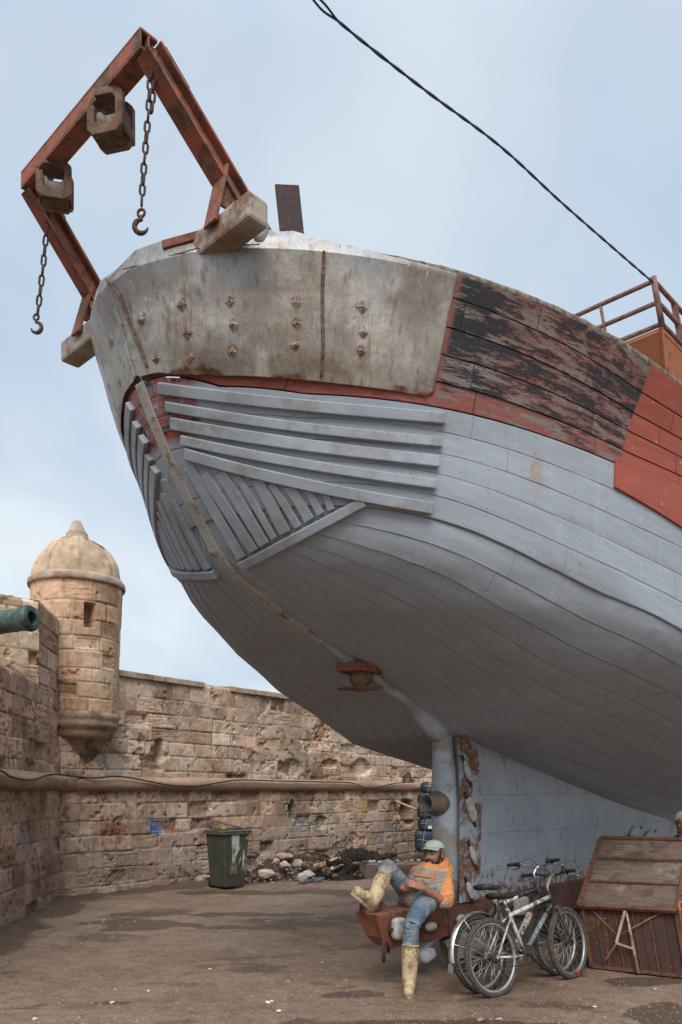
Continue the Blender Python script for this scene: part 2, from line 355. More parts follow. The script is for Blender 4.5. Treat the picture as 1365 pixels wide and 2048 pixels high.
# ------------------------------------------------------------------ paints
def mat_hull():
    g = G('grey_hull_paint'); o = g.obj(); u, v, _ = g.sep(g.uv()); z = g.sep(o)[2]
    st = g.comb(g.mul(u, 1.2), g.mul(v, 1.6)); n1 = g.noise(st, 2.2, 7, .65, .3); n2 = g.noise(o, 14, 7, .7); n3 = g.noise(o, 1.1, 5, .6)
    k = g.math('FLOOR', v); r = g.white(g.comb(k, 3.7)); uu = g.math('DIVIDE', g.add(u, g.mul(r, 5.0)), 2.9)
    pl = g.white(g.comb(k, g.math('FLOOR', uu)))
    col = g.mix(g.mr(n1, .3, .7), (.262, .288, .322), (.322, .346, .376))
    col = g.mix(g.mul(pl, .16), col, (.215, .23, .255)); pk = g.white(g.comb(k, 9.1)); col = g.mix(g.mul(pk, .2), col, (.23, .235, .265))
    fv = g.math('FRACT', v); sd_ = g.math('MINIMUM', fv, g.sub(1.0, fv))
    wob = g.mul(g.noise(g.comb(g.mul(u, 2.0), v), 3.0, 4, .6), .05)
    seam = g.mr(g.sub(sd_, wob), -.012, .02, 1, 0); open_ = g.mr(g.noise(g.comb(u, g.mul(v, 7.0)), 1.6, 3), .42, .6)
    fu = g.math('FRACT', uu); butt = g.mr(g.math('MINIMUM', fu, g.sub(1.0, fu)), .0, .0035, 1, 0)
    lines = g.math('MAXIMUM', g.mul(seam, open_), g.mul(butt, .7))
    flake = g.mul(g.mr(g.noise(st, 7, 8, .75, .5), .6, .64), g.mr(n3, .5, .62))
    col = g.mix(g.mul(flake, .55), col, (.43, .45, .47))
    # grime and rust bleeding along the bottom, the grime also painting in underside shade
    dirt = g.mul(g.mr(g.noise(g.comb(g.mul(u, .6), g.mul(v, 2.5)), 2.0, 8, .7, .6), .28, .6), g.mr(z, 2.35, 3.3, 1, 0))
    col = g.mix(g.mul(dirt, .12), col, (.20, .18, .165)); vs = g.noise(g.scale(o, 8, 8, .7), 1.5, 6, .68); col = g.mix(g.mul(g.mr(vs, .58, .7), .22), col, (.5, .52, .54)); col = g.mix(g.mul(g.mr(vs, .42, .3), .25), col, (.2, .2, .21))
    rs = g.mul(g.mr(g.noise(o, 3.1, 9, .75, .4), .61, .67), .75); col = g.mix(g.mul(rs, .6), col, (.24, .15, .09))
    spot = g.mr(g.dist(g.scale(o, 1, 1, .38), tuple(c*q for c, q in zip(hp(2.75, 4.33), (1, 1, .38)))), .02, .085, 1, 0)
    col = g.mix(g.mul(spot, g.mr(n2, .3, .6)), col, (.30, .19, .09))
    rb = g.mul(g.mul(g.mr(g.sub(u, g.add(g.mul(g.sub(4.31, z), .52), g.mul(n2, .05))), .415, .435, 1, 0), g.mr(z, 4.0, 4.05)), g.mr(n2, .36, .42)); col = g.mix(rb, col, (.26, .065, .05)); bk_ = g.mul(g.mul(rb, g.mr(g.noise(o, 11, 5, .7), .52, .56)), .9); col = g.mix(bk_, col, (.02, .02, .024))
    nd = g.node('ShaderNodeMath', {0: g.mul(g.math('ABSOLUTE', g.sub(g.math('FRACT', g.math('DIVIDE', u, .42)), .5)), .42), 1: 2.0}, operation='POWER'); nv = g.node('ShaderNodeMath', {0: g.mul(g.sub(g.math('ABSOLUTE', g.sub(fv, .5)), .33), .16), 1: 2.0}, operation='POWER'); nl = g.mul(g.mr(g.add(nd, nv), .00004, .00014, 1, 0), g.mr(n3, .42, .5)); col = g.mix(g.mul(nl, .5), col, (.17, .15, .135))
    col = g.mix(g.mul(lines, g.mr(z, 3.0, 3.4, .10, .5)), col, (.13, .125, .12))
    pat = g.noise(g.comb(g.mul(u, .9), g.mul(v, 1.3), 4.0), 1.7, 6, .75, 1.2); ridge = g.mr(g.math('ABSOLUTE', g.sub(pat, .5)), 0, .012, 1, 0); col = g.mix(g.mul(g.mul(ridge, g.mr(z, 2.9, 3.3)), .35), col, (.48, .5, .52)); col = g.mix(g.mul(g.mr(pat, .5, .53), .36), col, (.235, .258, .285)); nail = g.mr(g.noise(o, 34, 2, .5), .74, .77); col = g.mix(g.mul(nail, .4), col, (.17, .17, .17))  # pale ridge lines paint in light caught on the paint edges
    h = g.sub(g.add(g.add(g.mul(n1, .25), g.mul(ridge, .5)), g.mul(n2, .32)), g.mul(lines, 1.2)); h = g.add(h, g.mul(flake, .25))
    return g.out(col, g.mr(n1, .3, .7, .5, .7), 0, g.bump(h, .4, .016), .35)
def mat_bulwark():
    g = G('peeling_bulwark_paint'); o = g.obj(); u, v, _ = g.sep(g.uv()); k = g.math('FLOOR', v)
    r = g.white(g.comb(k, 8.1)); uu = g.math('DIVIDE', g.add(u, g.mul(r, 6.0)), 1.25); pid = g.comb(k, g.math('FLOOR', uu)); pr = g.white(pid)
    st = g.comb(g.mul(u, 1.0), g.mul(v, 1.0), g.mul(k, 13.0)); fine = g.noise(g.comb(g.mul(u, 2.2), g.mul(v, 5.0), g.mul(k, 13.0)), 6, 9, .72, .25)
    grain = g.noise(g.comb(g.mul(u, 1.0), g.mul(v, 16.0), k), 4, 6, .7, .8); big = g.noise(st, 2.6, 7, .68, .3)
    wood = g.mix(g.mr(grain, .3, .7), (.155, .125, .105), (.29, .255, .22))
    wood = g.mix(g.mr(g.noise(st, .9, 4), .45, .7), wood, (.16, .115, .095))
    m = g.add(g.add(g.mul(big, .56), g.mul(fine, .44)), g.mul(g.sub(pr, .5), .05))
    redm = g.mr(m, .462, .478); blk = g.mr(g.add(g.add(m, g.mul(g.sub(g.noise(st, 5, 7, .7), .5), .16)), g.mr(u, 1.8, 2.6, .035, 0)), .495, .508)
    red = g.mix(g.mr(fine, .35, .7), (.22, .06, .043), (.31, .105, .08))
    black = g.mix(g.mr(grain, .4, .75), (.016, .016, .02), (.05, .042, .042))
    lowk = g.mr(v, .85, 1.0, 1, 0)                       # lowest strake: mostly bare with red and black patches
    gate = g.mr(u, 1.76, 1.86); top = g.mr(v, 4.9, 5.0, 0, 1)
    blk = g.mul(blk, g.sub(1.0, g.mul(lowk, g.mr(g.noise(st, 1.1, 3), .5, .58, 1, 0))))
    c = g.mix(redm, wood, red); c = g.mix(g.mul(blk, gate), c, black)
    # red strip under the plates: paint nearly whole, chipped to grey
    strip = g.mix(g.mr(fine, .3, .36), (.30, .27, .25), g.mix(g.mr(big, .3, .7), (.30, .075, .06), (.40, .13, .105)))
    strip = g.mix(g.mul(g.mr(g.noise(st, 9, 4, .6), .66, .7), .9), strip, (.03, .03, .035))
    c = g.mix(gate, strip, c)
    # freshly painted red forward of a hand-cut edge
    edge = g.add(g.add(3.70, g.mul(v, .042)), g.mul(g.sub(g.noise(g.comb(0.0, v, 2.0), 7, 4, .7), .5), .05))
    fresh = g.mr(g.sub(u, edge), -.012, .012)
    fr = g.mix(g.mr(big, .3, .7), (.25, .058, .036), (.32, .078, .048)); fr = g.mix(g.mul(g.mr(g.noise(o, 17, 4), .67, .7), .6), fr, (.45, .25, .2))
    c = g.mix(fresh, c, fr)
    streak = g.mul(g.mr(g.noise(g.comb(g.mul(u, 14.0), g.mul(v, .35)), 1.5, 3, .6), .7, .74), g.mr(v, 2.0, 5.2, 0, .8)); c = g.mix(g.mul(streak, .6), c, (.55, .53, .5))
    fv = g.math('FRACT', v); sd_ = g.math('MINIMUM', fv, g.sub(1.0, fv)); fu = g.math('FRACT', uu)
    seam = g.math('MAXIMUM', g.mr(g.sub(sd_, g.mul(g.noise(g.comb(u, v), 4, 3), .03)), -.01, .035, 1, 0), g.mr(g.math('MINIMUM', fu, g.sub(1.0, fu)), .0, .006, 1, 0))
    c = g.mix(g.mul(seam, .85), c, (.02, .018, .018))
    crack = g.mul(g.mr(g.math('ABSOLUTE', g.sub(grain, .5)), .0, .02, 1, 0), g.mr(big, .48, .4)); crack = g.mul(crack, g.sub(1.0, fresh)); c = g.mix(g.mul(crack, .6), c, (.05, .04, .035))
    h = g.sub(g.add(g.mul(grain, .4), g.add(g.mul(redm, .25), g.mul(blk, .25))), g.mul(seam, 1.3))
    h = g.mix(fresh, h, g.sub(g.mul(big, .4), g.mul(seam, 1.0)))
    return g.out(c, .72, 0, g.bump(h, .6, .02), .3)
def mat_plate():
    g = G('stained_steel_plate'); o = g.obj(); n = g.noise(o, 2.6, 7, .62, .5); f = g.noise(o, 24, 6, .7); x, y, z = g.sep(o)
    c = g.mix(g.mr(n, .36, .64), (.25, .215, .18), (.45, .415, .37))
    c = g.mix(g.mr(g.noise(o, 1.5, 5, .6), .5, .66), c, (.30, .305, .31))
    c = g.mix(g.mul(g.mr(g.noise(o, 3.3, 9, .72, .3), .55, .68), .7), c, (.235, .15, .09))
    c = g.mix(g.mul(g.mr(g.noise(o, 1.9, 8, .7, .8), .44, .62), .5), c, (.225, .17, .125)); c = g.mix(g.mul(g.mr(g.noise(g.scale(o, 12, 12, 1.0), 1.6, 5, .65), .58, .68), .55), c, (.17, .085, .045)); drip = g.noise(g.scale(o, 7, 7, .9), 2.0, 6, .7); c = g.mix(g.mul(g.mr(drip, .52, .66), .7), c, (.20, .125, .08))
    white_ = g.mul(g.mr(g.noise(g.scale(o, 22, 22, 1.3), 1.2, 3, .5), .69, .73), g.mr(z, 4.3, 4.9)); c = g.mix(g.mul(white_, .65), c, (.66, .64, .6))
    spots = g.mr(g.noise(o, 9, 5, .8), .68, .72); c = g.mix(g.mul(spots, .8), c, (.15, .065, .035))
    scr = g.mr(g.math('ABSOLUTE', g.sub(g.noise(o, 7, 3, .5, 2.2), .5)), 0, .006, 1, 0); c = g.mix(g.mul(scr, .5), c, (.17, .10, .07))
    ru = g.attr('tone', 2); c = g.mix(g.mr(g.mul(ru, g.mr(f, .2, .7, .5, 1.3)), .12, .6), c, g.mix(g.mr(f, .4, .6), (.22, .105, .045), (.10, .05, .03)))
    stk = g.noise(g.scale(o, 26, 26, 1.1), 1.3, 5, .7); c = g.mix(.5, c, g.ramp(stk, [(.3, (.72, .71, .70)), (.55, (1, 1, 1)), (.75, (1.25, 1.25, 1.26))]), 'MULTIPLY')
    h = g.add(g.mul(g.noise(o, 1.7, 2, .5), .7), g.mul(f, .08))
    return g.out(c, g.mr(n, .3, .7, .34, .56), .6, g.bump(h, .55, .06), .4)
M_HULL = mat_hull(); M_BUL = mat_bulwark(); M_PLATE = mat_plate()
M_SLAT = plain('grey_batten_paint', (.31, .335, .365), (.255, .278, .305), 3.0, .6, bump=.35, dirt=(.235, .235, .24), dsc=4.0)
M_RUSTRED = rusty('rusty_red_oxide', (.23, .078, .048), (.20, .082, .042), (.085, .04, .026), .53, 4.0)
M_GALL = rusty('gallows_rust', (.27, .088, .055), (.185, .085, .05), (.085, .045, .032), .5, 5.0)
M_BEAM = plain('rust_stained_beam', (.34, .29, .24), (.22, .16, .115), 3.5, .65, bump=.5, dirt=(.17, .085, .045), dsc=4)
M_RUST = rusty('bare_rust', (.17, .10, .066), (.13, .06, .036), (.055, .032, .024), .5, 6.0)
M_DARKRUST = rusty('dark_rust', (.05, .034, .032), (.11, .055, .042), (.03, .02, .02), .45, 6.0)
M_BAND = rusty('rusted_band', (.33, .31, .275), (.24, .14, .07), (.12, .065, .035), .40, 7.0, .65)
M_ORANGE = rusty('orange_primer', (.36, .125, .058), (.22, .08, .04), (.09, .04, .03), .42, 2.6)
M_GREYRUST = rusty('grey_paint_rusting', (.28, .305, .335), (.20, .10, .045), (.09, .05, .035), .52, 5.5, .65)
M_ZINC = plain('zinc_anode', (.44, .42, .385), (.29, .27, .245), 16.0, .8, bump=.7, bd=.012)
M_POST = plain('grey_post_paint', (.34, .375, .41), (.28, .305, .335), 2.5, .6, bump=.3, dirt=(.25, .22, .19), dsc=3.0)
M_BRONZE = plain('verdigris_bronze', (.10, .115, .095), (.19, .13, .085), 9.0, .6, .3, bump=.5)
M_CAPW = plain('crusted_rail_cap', (.34, .28, .20), (.11, .08, .055), 22.0, .85, bump=.9, bd=.03)
M_DECKIN = plain('bulwark_inside', (.30, .31, .32), (.2, .19, .18), 3.0)
def mat_dead():
    g = G('deadwood_paint'); o = g.obj(); z = g.sep(o)[2]; n = g.noise(o, 2.2, 7, .65); f = g.noise(o, 13, 7, .75)
    c = g.mix(g.mr(n, .3, .7), (.24, .262, .292), (.305, .328, .355)); c = g.mix(g.mul(g.mr(g.noise(g.scale(o, 1, 1, .4), 7, 6, .7), .56, .66), .5), c, (.13, .12, .115))
    pl = g.mr(g.math('ABSOLUTE', g.sub(g.math('FRACT', g.mul(g.add(z, g.mul(g.noise(o, .8, 2), .1)), 2.6)), .5)), 0, .012, 1, 0); c = g.mix(g.mul(pl, .55), c, (.1, .1, .1))
    st2 = g.noise(g.scale(o, 9, 9, .8), 1.6, 6, .7); c = g.mix(g.mul(g.mr(st2, .54, .68), .25), c, (.16, .13, .115)); ru = g.mr(g.add(f, g.mr(z, .62, 1.2, .16, 0)), .62, .68); c = g.mix(g.mul(ru, .9), c, g.mix(g.mr(g.noise(o, 30, 3), .4, .6), (.17, .075, .035), (.08, .045, .03)))
    return g.out(c, .65, 0, g.bump(g.sub(g.add(n, g.mul(f, .4)), pl), .35, .015), .3)
M_DEAD = mat_dead()
boat = thing('fishing_boat', bw(3, 0, .4), 'big grey wooden fishing boat propped ashore, stern plated with stained steel', 'boat')
# ------------------------------------------------------------------ hull planking
mb = MB()
ST = row_start(Ez)+.004+(20-row_start(Ez)-.004)*np.linspace(0, 1, 130)**2
def girth_rows(side):
    S = ST; NG = 90; fr = []; vs = []
    nk = 9; rnd = random.Random(11); off = []
    for k in range(nk):
        o = rnd.uniform(-.0025, .003)
        for f, d in ((0, -.003), (.04, .004), (.35, .003), (.65, .0015), (.97, -.001), (1, -.003)):
            if f == 0 and k: continue
            fr.append((k+f)/nk); vs.append(k+f); off.append(o+d)
    fr = np.array(fr); off = np.array(off); Z = np.zeros((len(fr), len(S)))
    for i, s in enumerate(S):
        zl = zprof(s)+.002; zh = max(Ez(s), zl+.01); z = zl+(zh-zl)*np.linspace(0, 1, NG)**1.6; w = W(np.full(NG, s), z, side)
        L = np.concatenate([[0], np.cumsum(np.hypot(np.diff(z), np.diff(w)))]); L0 = w[0]
        Z[:, i] = np.interp(fr*(L[-1]), L, z)
    rows = []; uvs = []
    for r in range(len(fr)):
        rows.append(toworld(S, 0*S, zprof(S)-.004) if r == 0 else toworld(*hullp(S, Z[r], off[r], side))); uvs.append(np.stack([S, np.full(len(S), vs[r]+20)], -1))
    return rows, uvs
for side in (1, -1):
    rows, uvs = girth_rows(side); grid_mesh(mb, rows, uvs, side)
    # topside planking stands proud of the bottom planking: an inner lip first
    up = strakes(mb, side, Ez, Gz, 5, 0, 20.0, .022, 110, .003)
    zf = Ez; a = row_start(zf); S = a+(20-a)*np.linspace(0, 1, 110)**2.3
    lip = [toworld(*hullp(S, zf(S)-.002, -.012, side)), up[0]]
    grid_mesh(mb, lip, [np.stack([S, np.full(110, .5)], -1)]*2, side)
hull = mb.build('hull', M_HULL, boat, uv=mb.uv, recalc=False); hull.data.set_sharp_from_angle(angle=R(17))
# ------------------------------------------------------------------ bulwark
BV = [(0, 0), (.19, .15), (.40, .35), (.61, .53), (.83, .73), (1, 1)]
def bz(k, s):
    t = np.interp(s, [1.8, 3.85], [BV[k][0], BV[k][1]]); return Gz(s)*(1-t)+Tz(s)*t
mb = MB()
for side in (1, -1):
    rows = []; uvs = []; rnd = random.Random(5); M = 120
    for k in range(5):
        o = .022+rnd.uniform(-.007, .007)
        for f, d in ((0, -.007), (.025, 0), (.5, .001), (.975, 0), (1, -.007)):
            if f == 0 and k: continue
            zf = lambda s, k=k, f=f: bz(k, s)*(1-f)+bz(k+1, s)*f
            a = row_start(zf) if k == 0 else 1.45
            S = a+(20-a)*np.linspace(0, 1, M)**2.2
            rows.append(toworld(*hullp(S, zf(S)+.004, (o+d)*(1 if k else np.clip((S-.3)/1.2, .2, 1)), side))); uvs.append(np.stack([S, np.full(M, k+f)], -1))
    a = 1.45; Sx = a+(20-a)*np.linspace(0, 1, M)**2.2
    rows.append(toworld(*hullp(Sx, Tz(Sx)+.004, -.05, side))); uvs.append(np.stack([Sx, np.full(M, 4.9)], -1))
    rows.append(toworld(*hullp(Sx, Tz(Sx)-.75, -.06, side))); uvs.append(np.stack([Sx, np.full(M, 4.5)], -1))
    grid_mesh(mb, rows, uvs, side)
bul = mb.build('bulwark', M_BUL, boat, uv=mb.uv, recalc=False); bul.data.set_sharp_from_angle(angle=R(17))
bul['label'] = 'bulwark planks with peeling black and red paint'
# red rubbing strake, proud of the topside, from the paint edge forward
mb = MB()
for side in (1, -1):
    S = 3.645+(19.5-3.645)*np.linspace(0, 1, 60)**1.5
    lo = lambda s: np.interp(s, [3.6, 4.77, 7, 13, 20], [4.40, 4.235, 4.05, 4.1, 5.0])
    rows = [toworld(*hullp(S, lo(S), .0, side)), toworld(*hullp(S, lo(S)+.004, .046, side)), toworld(*hullp(S, lo(S)*.55+Gz(S)*.45, .042, side)), toworld(*hullp(S, Gz(S)+.035, .034, side)), toworld(*hullp(S, Gz(S)+.05, .01, side))]
    n0 = mb.n
    grid_mesh(mb, rows, [np.stack([S, np.full(60, q)], -1) for q in (.05, .1, .5, .9, .95)], side)
    mb.add([tuple(r[0]) for r in rows], [(0, 1, 2, 3, 4)], False); mb.uv += [(3.9, .5)]*5
o = mb.build('rubbing_strake', M_BUL, boat, uv=[(u+1, v) for u, v in mb.uv], recalc=True); o.data.set_sharp_from_angle(angle=R(24)); o['label'] = 'proud strake in fresh red paint'
# rail cap
mb = MB()
for side in (1, -1):
    S = 1.0+19*np.linspace(0, 1, 130)**1.4; pts = [tuple(p) for p in toworld(*hullp(S, Tz(S)+.01, -.012, side))]
    rn = [.026+.014*float(fbm(i*.9, 3.1, 3, 5)) for i in range(len(pts))]; mb.tube(pts, rn, 8, flat=.75)
mb.build('rail_cap', M_CAPW, boat)
# deck
mb = MB(); S = .5+19.4*np.linspace(0, 1, 50); zd = np.interp(S, [0, 20], [4.95, 5.3])
A = toworld(*hullp(S, zd, -.04, 1)); B = toworld(*hullp(S, zd, -.04, -1))
grid_mesh(mb, [A, B], [np.zeros((50, 2))]*2, 1); mb.build('deck', M_DECKIN, boat)
# ------------------------------------------------------------------ keel, deadwood, sternpost
def spiece(poly, w0, w1=None): # polygon in (s,z) extruded across w
    m = MB(); k = len(poly); w1 = -w0 if w1 is None else w1
    m.add([bw(s, w0, z) for s, z in poly]+[bw(s, w1, z) for s, z in poly], [tuple(range(k))[::-1], tuple(range(k, 2*k))]+[(i, (i+1) % k, k+(i+1) % k, k+i) for i in range(k)], False); return m
mb = MB(bw); V = []; rows = []
SS = np.linspace(4.3, 16, 24)
for side in (1, -1):
    rr = []
    for t in (0, .3, .6, .85, 1.0):
        zt = zprof(SS)+.10; zb = .43; z = zb+(zt-zb)*t; w = .15+.03*t+.0*SS
        w = np.where(SS > 14, w*np.clip((16-SS)/2, .15, 1), w)
        rr.append([tuple(p) for p in toworld(SS, w*side, z)])
    mb2 = MB(); grid_mesh(mb2, [np.array(r) for r in rr], [np.stack([SS, np.full(24, 30+q*3.2)], -1) for q in (0, .3, .6, .85, 1)], side)
    if side == 1: dw = mb2
    else:
        dw.add(mb2.v, mb2.f); dw.uv += mb2.uv
dw.add([bw(4.3, .15, .43), bw(4.3, -.15, .43), bw(4.3, -.18, 2.4), bw(4.3, .18, 2.4)], [(0, 1, 2, 3)], False); dw.uv += [(4.3, 31)]*4
dwo = dw.build('deadwood', M_DEAD, boat, uv=dw.uv, recalc=True)
m = spiece([(4.1, .1), (15.5, .1), (16.5, .5), (16.3, .62), (4.0, .47)], .175)
keel = m.build('keel', rusty('keel_rust', (.12, .055, .042), (.13, .062, .036), (.05, .03, .022), .5, 4.5), boat, bevel=.02); keel['label'] = 'rust-red keel shoe'
mb = MB()   # rounded sternpost, thickening downwards round the stern tube
pts = []; rs = []
for z, s, r in ((.42, 4.30, .148), (.9, 4.26, .146), (1.3, 4.235, .149), (1.6, 4.22, .153), (1.9, 4.22, .14), (2.15, 4.20, .126), (2.42, 4.19, .115)):
    pts.append(bw(s, 0, z)); rs.append(r*KB)
mb.tube(pts, rs, 20); post = mb.build('sternpost', M_POST, boat)
mb = MB(); c = bw(4.2, 0, 1.577)
mb.lathe(c, -AX, [(-.05, .12*KB), (.07, .138*KB), (.12, .142*KB), (.14, .13*KB), (.16, .105*KB), (.25, .103*KB), (.265, .098*KB), (.265, .077*KB), (.10, .073*KB)], 32)
mb.torus(c-AX*.262, AX, .092*KB, .010, 32, 8)
st = mb.build('stern_tube', M_BRONZE, post); st['label'] = 'open bronze stern tube without a shaft'
# steel cheek plate with anodes
m = spiece([(4.24, .46), (4.62, .46), (4.66, 1.0), (4.66, 1.7), (4.60, 2.2), (4.36, 2.42), (4.20, 2.3), (4.26, 1.6)], .20, .185)
cheek = m.build('cheek_plate', M_GREYRUST, boat, bevel=.004)
def anode(s, z, w, L, hgt, ang, parent, wd=.05, square=False):
    m = MB(); c = bw(s, w, z); dv = AX*math.cos(ang)+UZ*math.sin(ang); pv = -AX*math.sin(ang)+UZ*math.cos(ang)
    Mx = Matrix((dv, NX, pv)).transposed()
    n0 = 20; m.ell(c, (L, wd, hgt), Mx, 20, 10)
    if square:
        m.v = [tuple(c+Mx @ Vector([math.copysign(abs(q)**.5, q)*r for q, r in zip((a/L, b/wd, d/hgt), (L, wd, hgt))])) for a, b, d in [tuple(Mx.transposed() @ (Vector(v)-c)) for v in m.v]]
    o = m.build('anode', M_ZINC, parent)
    m2 = MB(); m2.beam(c-dv*L*1.5-NX*.012, c+dv*L*1.5-NX*.012, .022, .03, NX); m2.build('mounting_strap', M_DARKRUST, o); return o
for s, z, L, h, sq in ((4.35, 1.94, .112, .036, 0), (4.425, 1.505, .125, .046, 1), (4.465, .985, .108, .038, 0), (4.40, .59, .10, .04, 0)):
    anode(s, z, .225, L, h, R(-62), cheek, .024, sq)
for s, z in ((8.78, 1.09), (9.33, 1.014)): anode(s, z, .2, .15, .075, R(15), dwo, .05)
# heel (skeg end) carrying the lower rudder bearing
m = MB()
tz, bzv = .48, .10
V = [bw(2.86, .165, tz), bw(2.90, -.165, tz), bw(4.35, -.17, tz), bw(4.35, .17, tz)]
V2 = [bw(3.02, .12, .22), bw(3.02, -.12, .22), bw(4.35, -.165, .2), bw(4.35, .165, .2)]
V3 = [bw(3.17, .11, bzv), bw(3.17, -.11, bzv), bw(4.35, -.15, bzv), bw(4.35, .15, bzv)]
m.add(V3+V2+V, [(3, 2, 1, 0)]+[(a+i, a+(i+1) % 4, a+4+(i+1) % 4, a+4+i) for a in (0, 4) for i in range(4)]+[(8, 9, 10, 11)], False)
heel = m.build('heel', M_RUSTRED, boat, bevel=.012); heel['label'] = 'rust-red steel heel below the missing rudder'
m = spiece([(3.02, .475), (3.24, .475), (3.20, .54), (3.10, .60), (3.07, .74)], .012); m.T = None
m.build('fin', M_RUSTRED, heel)
m = MB(); m.lathe(bw(2.98, -.03, .47), UZ, [(0, .085), (.07, .085), (.085, .075), (.085, .05), (.0, .05)], 20); m.build('pintle_socket', M_RUST, heel)
for s, w in ((3.0, .15), (3.42, -.15)):
    m = MB(); m.tube([bw(s, w, .25), bw(s, w, -.02)], .016, 8); m.build('drain_pipe', M_DARKRUST, heel)
for s, z, L, h, sq in ((3.19, .305, .075, .095, 1), (3.72, .262, .085, .045, 0), (4.28, .26, .07, .06, 0), (5.53, .30, .13, .10, 1)): anode(s, z, .19, L, h, R(-2), heel, .04, sq)
# stern timber: rounded fairing along the centre line
pts = []; rs = []
for s, r in ((1.95, .02), (2.3, .03), (2.6, .055), (2.9, .06), (3.2, .055), (3.5, .065), (3.75, .09), (3.95, .115), (4.1, .125), (4.2, .115)):
    pts.append(bw(s, 0, float(zprof(s))-.015)); rs.append(r*KB)
mb = MB(); mb.tube(pts, rs, 14); mb.build('stern_timber', M_POST, boat)
# rudder port bracket
m = MB(); o = bw(0, 0, 2.95)
def dia(z0, z1, pts): return spiece_h(pts, z0, z1)
def spiece_h(poly, z0, z1):
    m = MB(); k = len(poly)
    m.add([bw(s, w, z0) for s, w in poly]+[bw(s, w, z1) for s, w in poly], [tuple(range(k))[::-1], tuple(range(k, 2*k))]+[(i, (i+1) % k, k+(i+1) % k, k+i) for i in range(k)], False); return m
m = spiece_h([(2.56, -.10), (2.62, .12), (2.85, .2), (3.25, .05), (3.28, -.06), (2.9, -.2)], 2.90, 2.99)
br = m.build('rudder_bracket', M_RUSTRED, boat, bevel=.012)
m = MB(); m.lathe(bw(2.82, 0, 2.96), -UZ, [(0, .10), (.10, .10), (.14, .075), (.2, .06)], 16)
m.hexa([bw(2.60, -.12, 2.72), bw(3.02, -.12, 2.75), bw(3.02, .12, 2.75), bw(2.60, .12, 2.72), bw(2.60, -.12, 2.745), bw(3.02, -.12, 2.79), bw(3.02, .12, 2.79), bw(2.60, .12, 2.745)])
m.build('stock_flange', M_RUST, br, bevel=.006)
# ------------------------------------------------------------------ stern band
pf = [(s, z) for s, z in PROF if 3.27 < z < 4.95]+[(2.05, float(zprof(2.05)))]; m = MB(); k = len(pf); V = []
for i, (s, z) in enumerate(pf):
    a = pf[max(i-1, 0)]; b = pf[min(i+1, k-1)]; t = np.array([b[0]-a[0], b[1]-a[1]]); t /= np.linalg.norm(t); n = np.array([t[1], -t[0]])
    if n[0] > 0: n = -n
    for w, d in ((-.062, -.02), (-.055, .032), (.055, .032), (.062, -.02)): V.append(bw(s+n[0]*d, w, z+n[1]*d))
Fc = [(i*4+j, i*4+(j+1) % 4, (i+1)*4+(j+1) % 4, (i+1)*4+j) for i in range(k-1) for j in range(4)]+[(0, 1, 2, 3), tuple(k*4-4+j for j in range(4))]
m.add(V, Fc, False); m.build('stern_band', M_BAND, boat, bevel=.005)
# ------------------------------------------------------------------ battens
mb = MB(); mb.tube([bw(float(s0(z))+.12, 0, z+.04) for z in (5.6, 5.2, 4.8, 4.5, 4.2, 3.95, 3.75)]+[bw(1.3, 0, 3.64), bw(1.6, 0, 3.52), bw(2.0, 0, 3.36)], [.075, .075, .08, .09, .10, .115, .115, .10, .08, .07], 14); mb.build('stem_post', M_POST, boat)
def poly_at(P, n):
    P = np.array(P, float); d = np.concatenate([[0], np.cumsum(np.hypot(*np.diff(P, axis=0).T))]); t = np.linspace(0, d[-1], n)
    return list(zip(np.interp(t, d, P[:, 0]), np.interp(t, d, P[:, 1])))
def slat(P, wd, side, off0=.0, th=.05, n=24, name='batten', seed=1, straight=False):
    """a rectangular bar bent over the planking along the (s,z) polyline P"""
    P = poly_at(P, n); C = [hp(u, v, off0, side) for u, v in P]; Nn = [(hp(u, v, off0+.06, side)-c).normalized() for (u, v), c in zip(P, C)]
    if straight:
        A, Mi, E_ = C[0], C[n//2], C[-1]; na, nm, ne = Nn[1], Nn[n//2], Nn[-2]; tm = (n//2)/(n-1)
        for i in range(n):
            t = i/(n-1); l0 = (t-tm)*(t-1)/(tm); l1 = t*(t-1)/(tm*(tm-1)); l2 = t*(t-tm)/(1-tm); C[i] = A*l0+Mi*l1+E_*l2; Nn[i] = (na*(1-t)+nm*.8+ne*t).normalized()
    else:
        for _ in range(10): C = [C[0]]+[(C[i-1]+C[i]*2+C[i+1])/4 for i in range(1, n-1)]+[C[-1]]
        for _ in range(14): Nn = [(Nn[max(i-1, 0)]+Nn[i]*1.2+Nn[min(i+1, n-1)]).normalized() for i in range(n)]
    V = []; h = wd*KB/2
    for i in range(n):
        c, nn = C[i], Nn[i]; t = (C[min(i+1, n-1)]-C[max(i-1, 0)]).normalized(); nn = (nn-t*nn.dot(t)).normalized(); x = t.cross(nn).normalized(); c = c-nn*.012
        V += [c-x*h, c-x*h+nn*(th+.012), c+x*h+nn*(th+.012), c+x*h]
    m = MB(); m.add(V, [(i*4+j, i*4+(j+1) % 4, (i+1)*4+(j+1) % 4, (i+1)*4+j) for i in range(n-1) for j in range(4)]+[(0, 1, 2, 3), tuple(n*4-4+j for j in range(4))], False)
    return m.build(name, M_SLAT, boat, bevel=.006)
